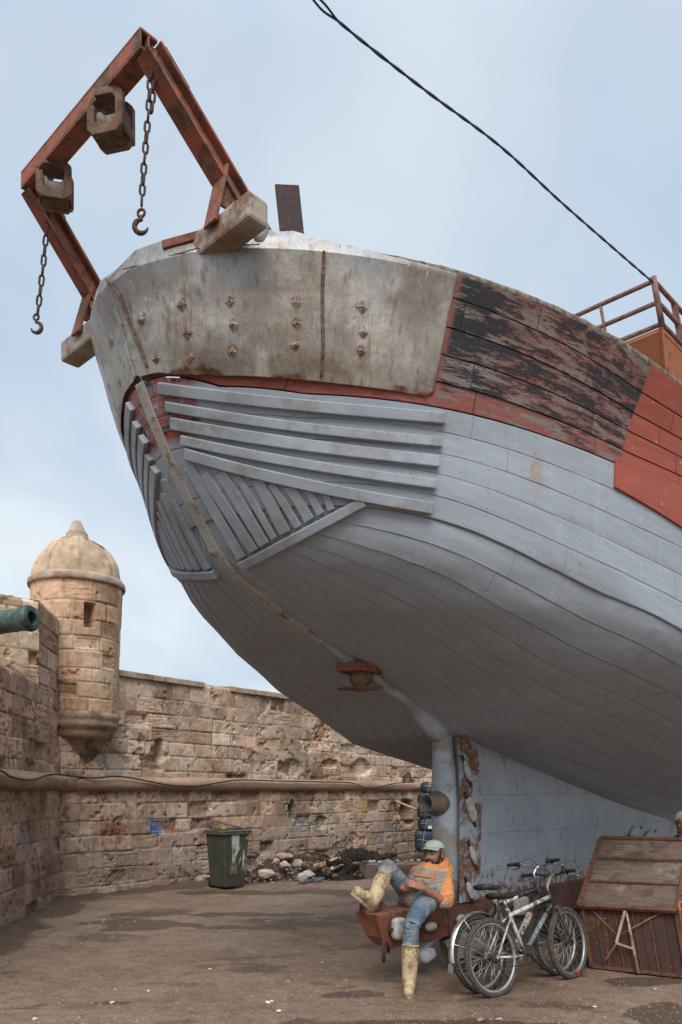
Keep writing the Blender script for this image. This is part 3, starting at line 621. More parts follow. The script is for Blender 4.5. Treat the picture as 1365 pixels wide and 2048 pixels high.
HS = [([(0.35, 4.819), (0.486, 4.726), (0.639, 4.672), (0.81, 4.632), (0.995, 4.605), (1.195, 4.589), (1.41, 4.583), (1.644, 4.588), (1.915, 4.604)], .082),
 ([(0.413, 4.697), (0.549, 4.607), (0.702, 4.545), (0.87, 4.493), (1.046, 4.455), (1.236, 4.429), (1.441, 4.415), (1.664, 4.412), (1.915, 4.422)], .072),
 ([(0.468, 4.592), (0.605, 4.499), (0.75, 4.433), (0.908, 4.38), (1.078, 4.334), (1.257, 4.301), (1.452, 4.281), (1.664, 4.271), (1.90, 4.272)], .088),
 ([(0.542, 4.475), (0.672, 4.383), (0.811, 4.309), (0.959, 4.252), (1.118, 4.202), (1.287, 4.162), (1.469, 4.131), (1.666, 4.109), (1.889, 4.097)], .072),
 ([(0.589, 4.388), (0.717, 4.281), (0.853, 4.199), (0.998, 4.128), (1.15, 4.071), (1.315, 4.025), (1.493, 3.985), (1.682, 3.953), (1.893, 3.93)], .086)]
FAN = [([(0.633, 4.302), (0.739, 4.143), (0.858, 3.987), (0.978, 3.827), (1.115, 3.669)], .1), ([(0.7, 4.232), (0.794, 4.097), (0.899, 3.967), (1.006, 3.828), (1.12, 3.696)], .1),
 ([(0.751, 4.22), (0.836, 4.094), (0.933, 3.973), (1.032, 3.843), (1.129, 3.722)], .105), ([(0.824, 4.178), (0.896, 4.072), (0.979, 3.966), (1.062, 3.855), (1.141, 3.748)], .06),
 ([(0.902, 4.148), (0.962, 4.057), (1.03, 3.967), (1.1, 3.872), (1.167, 3.776)], .1), ([(0.974, 4.104), (1.028, 4.034), (1.087, 3.96), (1.146, 3.883), (1.204, 3.806)], .065),
 ([(1.055, 4.08), (1.099, 4.024), (1.145, 3.966), (1.192, 3.905), (1.236, 3.845)], .085), ([(1.152, 4.044), (1.213, 3.964), (1.275, 3.88)], .065), ([(1.244, 4.02), (1.279, 3.964), (1.315, 3.906)], .06)]
BOT = [(1.16, 3.627), (1.164, 3.666), (1.192, 3.714), (1.242, 3.76), (1.307, 3.821), (1.382, 3.887), (1.467, 3.959)]
for side in (1, -1):
    for i, (P, h) in enumerate(HS): slat(P, h, side, .008, .052, seed=i)
    for i, (P, h) in enumerate(FAN): slat(P, h, side, .0, .034, 15, 'fan_batten', i, True)
    slat(BOT, .075, side, .0, .05, 20, 'bottom_batten')
# ------------------------------------------------------------------ stern plating
def pbot(s): return np.interp(s, [.28, .299, .377, .471, .554, .838, 1.17, 1.554, 1.8], [4.935, 4.918, 4.861, 4.827, 4.807, 4.771, 4.748, 4.738, 4.735])
def lipz(s): return np.interp(s, [0, .3, .6, .9, 1.3, 1.7], [.16, .21, .18, .08, .025, .01])
STUDS = ((.189, 5.261), (.308, 5.264), (.502, 5.244), (.823, 5.232), (.363, 5.087), (.543, 5.1), (.847, 5.1), (.291, 4.991), (.405, 4.936), (.57, 4.934), (.864, 4.969), (1.199, 5.242), (1.234, 5.084), (1.245, 4.96))
def plate_rust(S, Z, side):
    w = W(S, Z); a = S*.75+w*.9; r = 0*S; n = fbm(a*7, Z*5, 4, 3, .6)
    for s, z in STUDS:
        da = np.abs(a-(s*.75+float(W(np.array(s), np.array(z)))*.9)+.02*(n-.5)); dz = z-Z
        r = np.maximum(r, .5*sst(.06, .025, np.hypot(da, dz)+.05*(n-.5))); r = np.maximum(r, .22*sst(.026, .004, da)*sst(-.01, .03, dz)*sst(.30, .02, dz+.4*(n-.5)))
    r = np.maximum(r, .8*sst(.07, .0, Z-pbot(S)+.10*(fbm(a*5, Z*3, 3, 9)-.5))*sst(.42, .6, fbm(a*3.1, Z, 3, 12)))
    return np.clip(r*(.55+.9*n), 0, 1)
PC = []
M_STUD = rusty('worn_stud', (.34, .29, .23), (.22, .12, .06), (.10, .055, .035), .5, 20.0, .5)
mb = MB()
for side in (1, -1):
    rows = []; M = 170; send = 1.79; RU = []
    ts = [0, .006]+list(np.linspace(.02, 1, 52))
    for t in ts:
        zf = lambda s, t=t: pbot(s)*(1-t)+(Tz(s)-.015)*t
        a = row_start(zf); e = send-(.05*max(0, 1-t/.06)**2)
        S = a+(e-a)*np.linspace(0, 1, M)**2; Z = zf(S)
        dent = .042+.014*(fbm(S*1.6+side*9, Z*1.8, 2, 4)-.5); RU.append(np.concatenate([[0], plate_rust(S, Z, side)]))
        rows.append(np.concatenate([toworld(np.array([a-.045]), np.zeros(1), np.array([Z[0]])), toworld(*hullp(S, Z, dent, side))]))
    a = row_start(lambda s: Tz(s)); S = a+(send-a)*np.linspace(0, 1, M)**2
    for q in (.35, .7, 1.0):
        L = lipz(S)*q; off = .035-.16*(L/.2)**1.0
        rows.append(np.concatenate([toworld(np.array([a-float(off[0])]), np.zeros(1), np.array([Tz(a)+L[0]])), toworld(*hullp(S, Tz(S)+L*1.0, off, side))]))
    for dz, dd in ((-.02, -.03), (-.5, -.1)):
        L = lipz(S); rows.append(np.concatenate([toworld(np.array([a+.16]), np.zeros(1), np.array([Tz(a)+L[0]+dz])), toworld(*hullp(S, Tz(S)+L+dz, .035-.16*L/.2+dd, side))]))
    while len(RU) < len(rows): RU.append(RU[-1]*0)
    PC += [q for r in RU for q in r]; grid_mesh(mb, rows, [np.zeros((M+1, 2))]*len(rows), side)
plating = mb.build('stern_plating', M_PLATE, boat, recalc=False, col=np.repeat(np.array(PC)[:, None], 3, 1))
plating.data.set_sharp_from_angle(angle=R(24))
mo = plating.modifiers.new('thick', 'SOLIDIFY'); mo.thickness = .008; mo.offset = -1
for s, z in STUDS:
    c = hp(s, z, .04); n = (hp(s, z, .09)-c).normalized(); u = n.cross(UZ).normalized(); v = u.cross(n)
    m = MB(); r = .045
    for k_, (ra, t0, t1) in enumerate(((1, -.004, .006), (.6, .006, .014))):
        q = [c+n*t0+u*r*ra, c+n*t0+v*r*ra, c+n*t0-u*r*ra, c+n*t0-v*r*ra]
        m.hexa(q+[p+n*(t1-t0)-(p-c-n*t0)*.25 for p in q])
    m.ell(c+n*.015, (.010, .010, .007), None, 10, 6); m.build('stud', M_STUD, plating)
m = MB()
def bead(pts, r):
    P = []; rr = []
    for i in range(len(pts)-1):
        for j in range(14):
            t = j/14; P.append(hp(*pts[i], .053)*(1-t)+hp(*pts[i+1], .053)*t); rr.append(r*(1+.5*(random.random()-.5)))
    m.tube(P, rr, 6)
bead([(.913, 5.56), (.93, 5.45), (.955, 5.3), (.983, 5.134), (1.02, 4.95), (1.056, 4.775)], .010)
bead([(.015, 5.60), (.08, 5.47), (.151, 5.309), (.211, 5.148), (.282, 4.958)], .009)
bead([(.05, 5.585), (.3, 5.585), (.6, 5.585)], .004)
m.build('weld_seam', rusty('rusty_weld', (.17, .11, .075), (.15, .075, .04), (.08, .045, .03), .5, 18.0), plating)
# ------------------------------------------------------------------ gallows over the stern
def ibeam(m, p0, p1, up, depth, width, t=.02):
    p0 = Vector(p0); p1 = Vector(p1); d = (p1-p0).normalized(); x = d.cross(Vector(up)).normalized(); y = x.cross(d)
    m.beam(p0, p1, t, depth-2*t-.004, up)
    for e in (1, -1): m.beam(p0+y*e*(depth/2-t/2), p1+y*e*(depth/2-t/2), width, t, up)
m = MB(); L = .885
p0 = bw(-.205, -L, 6.70); p1 = bw(-.205, L, 6.70)
m.beam(p0, p1, .115, .018, UZ); m.beam(p0-UZ*.05, p1-UZ*.05, .014, .085, UZ); m.beam(p0-UZ*.05-AX*.051, p1-UZ*.05-AX*.051, .012, .082, UZ)
m.beam(p0-UZ*.10, p1-UZ*.10, .115, .016, UZ)
gal = m.build('gallows', M_GALL, boat, bevel=.005); gal['label'] = 'rusty steel gallows with crossbeam and two legs'
for sg in (1, -1):
    m = MB(); a = bw(-.19, sg*.86, 6.62); b = bw(.95, sg*.99, 5.50)
    ibeam(m, a, b, AX, .145, .115); m.build('leg', M_GALL, gal, bevel=.004)
    dd_ = (b-a).normalized(); yy = dd_.cross(AX).normalized().cross(dd_); yy = yy if yy.z > 0 else -yy; m = MB(); m.beam(a+dd_*.03+yy*.074, a+dd_*.24+yy*.074, .115, .014, AX); m.build('corner_plate', M_RUST, gal, bevel=.004)
    # gusset: triangular foot with an opening
    t_ = bw(.36, sg*.935, 6.10); f0 = bw(.24, sg*.955, 5.64); f1 = bw(.86, sg*.98, 5.62)
    m = MB(); m.beam(t_, f0, .115, .02, AX); m.add([bw(.36, sg*.98, 6.06), bw(.28, sg*.98, 5.80), bw(.64, sg*.99, 5.80), bw(.36, sg*.96, 6.06), bw(.28, sg*.96, 5.80), bw(.64, sg*.97, 5.80)], [(0, 1, 2), (5, 4, 3), (0, 3, 4, 1), (1, 4, 5, 2), (2, 5, 3, 0)], False)
    m.build('gusset', M_GALL, gal, bevel=.004)
    m = MB(); m.beam(bw(.16, sg*.5, 5.66), bw(.45, sg*.97, 5.72), .05, .05, UZ); m.build('brace', M_RUSTRED, gal, bevel=.004)
m = MB(); a = bw(.36, -1.30, 5.63); b = bw(.36, 1.33, 5.62)
m.beam(a, b, .15, .15, UZ)
o = m.build('base_beam', M_BEAM, gal, bevel=.02)
m = MB(); m.lathe(bw(.60, 1.06, 5.60), UZ, [(0, .03), (.01, .05), (.14, .052), (.17, .035)], 14); m.build('fairlead', M_PLATE, gal)
# plate upright on deck
m = MB(); a = bw(1.34, .75, 5.2); b = bw(1.22, .66, 6.60); m.beam(a, b, .165, .02, (.2, -1, 0))
m.build('deck_upright', M_DARKRUST, boat, bevel=.003)
# wheelhouse, bridge deck and railing
zp = 8.10
m = spiece_h([(7.85, 1.0), (7.85, -2.0), (12.5, -2.0), (12.5, 1.0)], zp-.06, zp)
wh = m.build('bridge_deck', M_ORANGE, boat, bevel=.008); wh['label'] = 'orange primed bridge deck with pipe railing'
m = MB()
m.add([bw(7.86, .99, zp-.06), bw(8.6, .80, 7.0), bw(8.75, .76, 5.2), bw(12.4, .76, 5.2), bw(12.4, .99, zp-.06), bw(9.3, .99, zp-.06)], [(0, 1, 2, 3, 4, 5)], False)
m.add([bw(8.6, .8, 7.0), bw(8.75, .76, 5.2), bw(8.75, -1.7, 5.2), bw(8.6, -1.7, 7.0), bw(7.86, -1.9, zp-.06), bw(7.86, .99, zp-.06)], [(0, 1, 2, 3), (0, 3, 4, 5)], False)
m.beam(bw(7.84, 1.0, zp), bw(8.7, .83, 6.6), .05, .02, NX)
m.build('wheelhouse', M_ORANGE, wh)
m = MB(); rr = .027
def rp(s, w, h): return bw(s-.10*h, w-.14*h-.0, zp+h)
for h in (.04, .34, .64): m.tube([rp(7.85, -1.95, h), rp(7.85, 1.0, h)], rr, 8); m.tube([rp(7.85, 1.0, h), rp(12.4, 1.0, h)], rr, 8)
for w, r2 in ((1.0, .036), (.22, .02), (-.62, .02), (-1.9, .03)): m.tube([rp(7.85, w, -.0), rp(7.85, w, .665 if w < 1 else .69)], r2, 8)
for s in (8.55, 9.7, 11): m.beam(rp(s, 1.0, 0), rp(s, 1.0, .64), .06, .05, AX)
m.build('railing', rusty('rusty_railing_paint', (.20, .10, .085), (.15, .07, .05), (.08, .05, .045), .5, 8), wh)
# ================================================================== STONE WALLS
def courses(z0, z1, lo, hi, rnd):
    z = [z0]
    while z[-1] < z1-lo*.6: z.append(z[-1]+rnd.uniform(lo, hi))
    z[-1] = max(z[-1], z1+.02); return np.array(z)
PAL = np.array([(.57, .395, .28), (.54, .36, .25), (.60, .43, .31), (.47, .325, .225), (.57, .375, .275), (.62, .475, .35), (.51, .365, .255), (.43, .29, .20)])
def stone(u, z, seed, lo=.23, hi=.31, blo=.34, bhi=.74, z0=0.0, z1=4.0, ero=.07, holes=(), rough=1.0, period=None, joint=1.0):
    """height (m, outwards) and colour of coursed weathered blocks at (u, z)"""
    rnd = random.Random(seed); cs = courses(z0, z1, lo, hi, rnd); zz = z+.012*(fbm(u*1.3, z*1.3, 3, seed)-.5)*2
    ci = np.clip(np.searchsorted(cs, zz)-1, 0, len(cs)-2); umin = u.min()-1; umax = u.max()+1
    du = np.full(u.shape, 9.0); bi = np.zeros(u.shape, int); uu = u+.014*(fbm(u*2.1+9, z*2.1, 3, seed+5)-.5)*2
    for k in range(len(cs)-1):
        b = [umin-rnd.random()]
        while b[-1] < umax: b.append(b[-1]+rnd.uniform(blo, bhi))
        b = np.array(b); m = ci == k
        if not m.any(): continue
        q = np.clip(np.searchsorted(b, uu[m])-1, 0, len(b)-2); du[m] = np.minimum(uu[m]-b[q], b[q+1]-uu[m]); bi[m] = q
    dz = np.minimum(zz-cs[ci], cs[ci+1]-zz); d = np.minimum(du, dz)
    def bh(k): return lat(bi+ci*131, ci*7+k, seed+k*3)
    n1 = fbm(u*5, z*5, 5, seed+1, .6); n2 = fbm(u*1.1, z*1.1, 4, seed+2); n3 = fbm(u*16, z*16, 3, seed+3, .6); lay = fbm(u*2.5, z*26, 4, seed+4, .6)
    filled = sst(.46, .6, fbm(u*.8+4, z*.8, 3, seed+8))             # joints flush with mortar here and there
    w = .004+.011*fbm(u*3, z*3, 2, seed+9)
    j = sst(w*2.1, w*.5, d)*joint
    h = -.017*j*(1-.75*filled)*(.5+n1)+(bh(1)-.5)*.016+(n1-.5)*.012*rough+(n3-.5)*.008*rough
    er = (bh(2) < ero)*sst(.0, .05, d)                                 # badly eroded stones
    er2 = sst(.66, .75, fbm(u*1.7+30, z*1.7, 4, seed+11, .6))*.7
    e = np.clip(er*(.35+.9*bh(3))+er2, 0, 1.3)
    pit = np.abs(fbm(u*9, z*11, 4, seed+6, .65)-.5)*2
    h = h-e*(.008+.055*sst(.3, .5, 1-pit)*n1*1.6)-(bh(4) < .12)*(np.abs(lay-.5)*.06)
    h = h-.03*sst(.70, .78, fbm(u*7, z*7, 3, seed+14, .6))
    for hu, hz, ru, rz, dep in holes:
        q = np.hypot((u-hu)/ru, (z-hz)/rz)+.5*(n1-.5)*2*.6; h = h-dep*sst(1.05, .75, q)
    base = PAL[(bh(5)*7.99).astype(int)]; c = base*(.72+.5*bh(6))[..., None]
    c = c*(1+.6*(n2-.5)[..., None])
    mort = np.array((.46, .36, .27)); gm = np.clip(j*1.0, 0, 1)[..., None]; c = c*(1-gm*.7)+mort*gm*.7
    smear = sst(.48, .66, fbm(u*1.6+60, z*2.2, 5, seed+20, .6))[..., None]; c = c*(1-.6*smear)+np.array((.56, .445, .34))*.6*smear
    op = (j*sst(.5, .62, fbm(u*1.9+17, z*2.7, 3, seed+31))*(1-.6*filled))[..., None]; c = c*(1-.6*op)+np.array((.12, .08, .058))*.6*op
    pk = (sst(.62, .70, fbm(u*11, z*13, 4, seed+33, .6))*sst(.42, .6, fbm(u*.9+7, z*.9, 3, seed+34)))[..., None]; c = c*(1-.7*pk)+np.array((.12, .08, .055))*.7*pk
    ee = np.clip(e*.8, 0, 1)[..., None]; c = c*(1-ee*.5)+np.array((.20, .13, .088))*ee*.5
    fr = sst(.0, .45, (n3-.35))[..., None]; c = c*(.86+.2*fr)
    return h, np.clip((c.mean()+(c-c.mean())*1.12)*np.array((.97, 1.0, 1.05)), .02, .75)
def weather(c, u, z, seed, low=1.0):
    # damp, sooty foot and dark runs
    f = np.clip(sst(1.9, .2, z+1.1*(fbm(u*1.2, z*.7, 5, seed, .6)-.5))*low, 0, 1)[..., None]; c = c*(1-.45*f)+np.array((.185, .14, .125))*.45*f
    bl = (sst(.56, .66, fbm(u*2.3+80, z*2.9, 6, seed+9, .65)))[..., None]*(.6 if low else .3); c = c*(1-.6*bl)+np.array((.14, .095, .068))*.6*bl
    r = sst(.55, .72, fbm(u*2.6, z*.33, 4, seed+3, .6))[..., None]; return c*(1-.28*r)+np.array((.13, .095, .075))*.28*r
class Faces:
    def __init__(s): s.V = []; s.C = []; s.F = []; s.n = 0
    def grid(s, P, C, flip=False):
        a, b = P.shape[:2]; i = np.arange(a*b).reshape(a, b)+s.n
        q = np.stack([i[:-1, :-1], i[:-1, 1:], i[1:, 1:], i[1:, :-1]], -1).reshape(-1, 4)
        if flip: q = q[:, ::-1]
        s.V.append(P.reshape(-1, 3)); s.C.append(C.reshape(-1, 3)); s.F.append(q); s.n += a*b
    def build(s, name, mat, parent=None):
        V = np.concatenate(s.V); Fq = np.concatenate(s.F); me = bpy.data.meshes.new(name)
        me.vertices.add(len(V)); me.vertices.foreach_set('co', V.astype(np.float32).ravel())
        me.loops.add(Fq.size); me.loops.foreach_set('vertex_index', Fq.astype(np.int32).ravel())
        me.polygons.add(len(Fq)); me.polygons.foreach_set('loop_start', np.arange(0, Fq.size, 4, dtype=np.int32)); me.polygons.foreach_set('loop_total', np.full(len(Fq), 4, np.int32))
        me.polygons.foreach_set('use_smooth', np.ones(len(Fq), bool)); me.update(calc_edges=True)
        a = me.color_attributes.new('tone', 'FLOAT_COLOR', 'POINT'); c = np.ones((len(V), 4), np.float32); c[:, :3] = np.concatenate(s.C); a.data.foreach_set('color', c.ravel())
        me.validate(); o = bpy.data.objects.new(name, me); COL.objects.link(o); me.materials.append(mat)
        if parent: o.parent = parent; o.matrix_parent_inverse = top_matrix(parent).inverted()
        return o
def mat_stone():
    g = G('weathered_sandstone'); o = g.obj(); c = g.attr('tone'); n = g.noise(o, 9, 8, .7); f = g.noise(o, 45, 5, .7)
    c = g.mix(1.0, c, g.ramp(n, [(.25, (.66, .62, .6)), (.5, (1, 1, 1)), (.75, (1.2, 1.18, 1.14))]), 'MULTIPLY')
    c = g.mix(.8, c, g.ramp(f, [(.3, (.78, .76, .74)), (.7, (1.16, 1.15, 1.14))]), 'MULTIPLY')
    c = g.mix(g.mul(g.mr(g.noise(o, 5, 9, .75, .3), .62, .66), .55), c, (.13, .088, .062))
    return g.out(c, .92, 0, g.bump(g.add(g.mul(n, .7), g.mul(f, .4)), .55, .02), .15)
M_STONE = mat_stone()
def wall_face(Fc, O, dv, nv, L, z0, z1, seed, du=.028, dz=.026, tint=None, graf=(), low=1.0, depth_top=None, top_back=.5, **k):
    """face of a wall starting at O (x,y) along dv with outward normal nv; adds its coping and back"""
    nu = int(L/du); nz = int((z1-z0)/dz); u, z = np.meshgrid(np.linspace(0, L, nu), np.linspace(z0, z1, nz), indexing='xy')
    h, c = stone(u, z, seed, z0=z0, z1=z1, **k); c = weather(c, u, z, seed+40, low)
    if tint is not None: c = c*np.array(tint)
    for gu, gz, ru, rz, col, amt in graf:
        m = sst(1, .3, np.hypot((u-gu)/ru, (z-gz)/rz)+2.6*(fbm(u*7, z*7, 5, int(gu*91)+7, .65)-.45))[..., None]*amt; c = c*(1-m)+np.array(col)*m
    edge = sst(0, .05, z1-z); h = h-.03*(1-edge)
    P = np.stack([O[0]+dv[0]*u+nv[0]*h, O[1]+dv[1]*u+nv[1]*h, z+.02*(fbm(u*3, z*0, 3, seed+70)-.5)*(z > z1-.03)], -1); Fc.grid(P, c, False)
    if top_back:
        top = P[-1]; nrow = 5; T = []; CC = []
        for i in range(nrow):
            t = i/(nrow-1); q = top.copy(); q[:, 0] -= nv[0]*top_back*t; q[:, 1] -= nv[1]*top_back*t; q[:, 2] += .02*(fbm(np.arange(nu)*.2, np.full(nu, i*1.7), 3, seed+80)-.3); T.append(q); CC.append(c[-1]*1.05)
        bk = T[-1].copy(); bk[:, 2] = z0; T.append(bk); CC.append(c[-1]); Fc.grid(np.array(T), np.array(CC), False)
    return P
def half_round(Fc, O, dv, nv, L, zc, r, seed, ends=False):
    nu = int(L/.05); na = 12; u = np.linspace(0, L, nu); a = np.linspace(-R(95), R(95), na); U, Am = np.meshgrid(u, a, indexing='xy')
    rr = r*(1+.12*(fbm(U*2.2, Am*1.2, 4, seed, .6)-.5)); rr = rr-.012*(np.abs((U/.9+seed*.37) % 1-.5) > .488)
    hx = rr*np.cos(Am)+.0; hz = rr*np.sin(Am)
    P = np.stack([O[0]+dv[0]*U+nv[0]*hx, O[1]+dv[1]*U+nv[1]*hx, zc+hz], -1)
    c = np.array((.33, .22, .15))*(.75+.6*fbm(U*2, Am*1.5, 4, seed+3))[..., None]; m = sst(.5, .7, fbm(U*1.2, Am*.8, 4, seed+5))[..., None]; c = c*(1-.5*m)+np.array((.17, .115, .08))*.5*m
    Fc.grid(P, c, False); return P
BC = np.array((-4.46, 12.65)); BD = np.array((.611, .791)); BN = np.array((.791, -.611)); BZ = 3.74
Fc = Faces()
graf = ((1.15, 2.12, .55, .38, (.36, .31, .27), .8), (1.95, 1.12, .28, .22, (.05, .13, .35), .75), (2.35, 1.02, .2, .1, (.33, .06, .06), .5), (1.0, 1.05, .45, .25, (.28, .05, .05), .5), (5.55, 1.28, .25, .28, (.09, .20, .13), .6), (8.2, 1.35, .16, .42, (.50, .28, .04), .65), (8.9, .7, .6, .35, (.20, .24, .28), .55), (5.9, .9, .3, .3, (.25, .32, .40), .4), (6.4, 1.0, .3, .4, (.12, .22, .15), .35), (3.2, .9, .3, .25, (.30, .07, .09), .3))
holes = ((5.60, 1.30, .11, .24, .30), (10.05, 1.22, .30, .34, .30), (10.1, .92, .34, .10, .2), (2.02, 2.42, .13, .22, .24), (6.9, 2.35, .28, .12, .08), (5.6, 2.22, .3, .2, .07), (8.1, 2.3, .4, .22, .08), (.9, 2.15, .5, .3, .05), (6.6, 1.02, .2, .16, .08))
wall_face(Fc, BC, BD, BN, 15.5, -.1, BZ, 21, du=.015, dz=.0135, graf=graf, holes=holes, ero=.09, top_back=.7)
half_round(Fc, BC+BN*.0, BD, BN, 15.5, 1.85, .125, 4)
# thin projecting coping slab with a broken gap
cu = MB()
rampart = Fc.build('rampart_wall', M_STONE)
tag(rampart, 'long weathered sandstone wall with a round string course, behind the green bin', 'wall')
M_COPE = plain('coping_stone', (.42, .32, .24), (.30, .21, .15), 5.0, .9, bump=.8, bd=.03, dirt=(.2, .14, .1))
m = MB()
for a, b in ((.35, 2.1), (2.13, 3.05), (3.75, 5.6), (5.62, 8.1), (8.13, 10.5), (10.52, 13), (13.02, 15.5)):
    n = max(3, int((b-a)/.12)); V = []
    for i in range(n+1):
        u = a+(b-a)*i/n; p = BC+BD*u; j = .02*(float(fbm(u*4, 1.0, 3, 5))-.5)
        for w, z in ((-.05, BZ-.075), (.055+j, BZ-.07), (.05+j, BZ+.03+j), (-.35, BZ+.06+j)): V.append((p[0]+BN[0]*w, p[1]+BN[1]*w, z))
    m.add(V, [(i*4+q, i*4+(q+1) % 4, (i+1)*4+(q+1) % 4, (i+1)*4+q) for i in range(n) for q in range(4)]+[(0, 1, 2, 3), tuple(n*4+q for q in range(4))], False)
m.build('coping', M_COPE, rampart, bevel=.012)
# bastion on the left: wall, merlon beside the embrasure
LO = np.array((-3.66, 5.0)); LD = np.array((-.1015, .9948)); LN = np.array((.9948, .1015))
Fc = Faces(); tl = (.78, .70, .68)  # reddish stone, with the shade of this face put into its tint
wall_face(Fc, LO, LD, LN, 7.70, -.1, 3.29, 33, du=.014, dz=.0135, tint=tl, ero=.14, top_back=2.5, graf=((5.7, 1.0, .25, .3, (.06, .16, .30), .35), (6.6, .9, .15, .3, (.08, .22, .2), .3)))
half_round(Fc, LO, LD, LN, 7.75, 1.86, .13, 9)
P0 = np.array((-4.31, 11.41)); mL = 1.42
wall_face(Fc, P0+LD*0, LD, LN, mL, 3.27, 4.44, 35, du=.013, dz=.013, tint=(.72, .66, .64), low=0, top_back=2.0)  # merlon's side face: its shade is painted in by the darker tint
ck = np.array((-.68, -.733)); ck /= np.linalg.norm(ck); cn = np.array((.733, -.68)); st_ = P0-ck*0
# cheek of the embrasure, facing the camera; runs from its far-left end back to the corner
wall_face(Fc, P0+ck*3.0, -ck, cn, 3.0, 3.2, 4.44, 37, du=.014, dz=.014, tint=(1.12, 1.1, 1.02), low=0, top_back=1.2)  # lighter tint paints in the light on this face
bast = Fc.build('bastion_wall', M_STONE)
tag(bast, 'shaded reddish bastion wall at the left edge, below the cannon', 'wall')
# ------------------------------------------------------------------ watch tower
TC = np.array((-4.36, 13.22)); Fc = Faces()
def tower_rings(zr, seed, na=340, **k):
    z = np.array([q[0] for q in zr]); r = np.array([q[1] for q in zr]); th = np.linspace(0, 2*math.pi, na); T, Zm = np.meshgrid(th, z, indexing='xy'); Rm = np.interp(Zm, z, r)
    return T, Zm, Rm
def tower_part(zr, seed, dz=.013, slit=True, tint=(1, 1, 1), rough=.7, **k):
    zz = np.arange(zr[0][0], zr[-1][0]+1e-6, dz); zr2 = [(q, float(np.interp(q, [a for a, b in zr], [b for a, b in zr]))) for q in zz]
    T, Zm, Rm = tower_rings(zr2, seed); h, c = stone(T*.68, Zm, seed, z0=zr[0][0], z1=zr[-1][0], rough=rough, **k)
    h = h*sst(0, .5, np.minimum(T, 2*math.pi-T))
    if slit:
        fa = math.atan2(-TC[1], -TC[0])
        for da, z0_, z1_, wa in ((R(16), 4.33, 4.68, R(6.5)), (R(83), 4.33, 4.66, R(6))):
            t = (T-fa-da+math.pi) % (2*math.pi)-math.pi; m = sst(wa*1.15, wa*.85, np.abs(t))*sst(.02, -.0, np.maximum(z0_-Zm, Zm-z1_)); h = h-m*.26
    rr = Rm+h; P = np.stack([TC[0]+rr*np.cos(T), TC[1]+rr*np.sin(T), Zm], -1); Fc.grid(P, c*np.array(tint), False)
tower_part([(2.98, .63), (5.06, .73)], 51, slit=True, lo=.2, hi=.3, blo=.35, bhi=.62, tint=(1.05, 1.0, .92))
tower = Fc.build('watch_tower', M_STONE)
tag(tower, 'round stone lookout turret with a dome on the corner of the fortress walls', 'tower')
Fc = Faces(); a = np.linspace(0, math.pi/2, 40); zr = [(5.14+.76*math.sin(q), .715*math.cos(q)+.002) for q in a]
T, Zm = np.meshgrid(np.linspace(0, 2*math.pi, 150), np.linspace(0, 1, 60), indexing='xy'); q = Zm*math.pi/2; Rm = .715*np.cos(q)**.92+.004
h, c = stone(T*.3, Zm*.4, 53, lo=.25, hi=.3, blo=.5, bhi=.6, z0=0, z1=1, rough=1.0, ero=.06, joint=.3); rib = sst(.07, .02, np.abs((T*8/(2*math.pi)) % 1-.5))*(.5+fbm(T*9, Zm*5, 3, 4)); h = h*.8-.010*rib
c = c*(1-.7*rib[..., None])+np.array((.24, .20, .17))*.7*rib[..., None]
P = np.stack([TC[0]+(Rm+h*np.cos(q))*np.cos(T), TC[1]+(Rm+h*np.cos(q))*np.sin(T), 5.14+.76*np.sin(q)+h*np.sin(q)], -1); Fc.grid(P, c*np.array((1.02, .98, .9)))
Fc.build('dome', M_STONE, tower)
m = MB(); m.lathe((TC[0], TC[1], 0), UZ, [(5.05, .70), (5.05, .765), (5.08, .775), (5.15, .765), (5.19, .735), (5.2, .70)], 64); m.build('cornice', M_COPE, tower)
m = MB(); m.lathe((TC[0], TC[1], 0), UZ, [(5.86, .19), (5.88, .185), (5.93, .18), (5.94, .165), (5.96, .175), (5.985, .15), (6.16, .07), (6.18, .055)], 24); m.build('finial', M_COPE, tower)
m = MB(); m.lathe((TC[0], TC[1], 0), UZ, [(1.92, .03), (2.05, .13), (2.25, .28), (2.45, .40), (2.56, .47), (2.57, .54), (2.66, .585), (2.70, .585), (2.72, .60), (2.76, .65), (2.81, .665), (2.85, .645), (2.87, .655), (2.91, .675), (2.96, .67), (2.99, .64), (3.0, .62)], 64)
m.build('corbel', plain('corbel_stone', (.36, .25, .165), (.24, .16, .105), 4.0, .9, bump=.9, bd=.04, dirt=(.12, .085, .06)), tower)
# ------------------------------------------------------------------ cannon
M_VERD = plain('verdigris_cannon', (.045, .085, .075), (.09, .13, .115), 7.0, .55, .3, bump=.4, dirt=(.03, .045, .04))
cn0 = at(56, 1237, 10.15); ca_ = Vector((.93, -.28, .06)).normalized(); m = MB()
m.lathe(cn0+ca_*.07, -ca_, [(0, .085), (0, .15), (.02, .165), (.06, .17), (.09, .155), (.2, .142), (.24, .145), (.26, .15), (.28, .142), (.6, .15), (1.3, .17), (1.32, .19), (1.36, .19), (1.38, .175), (2.4, .205), (2.45, .22), (2.52, .12), (2.6, .07)], 32, cap=False)
m.lathe(cn0+ca_*.07, -ca_, [(0, .085), (.5, .08), (.5, .001)], 24, cap=False)
can = m.build('cannon', M_VERD); tag(can, 'verdigris bronze cannon barrel poking through the embrasure', 'cannon')
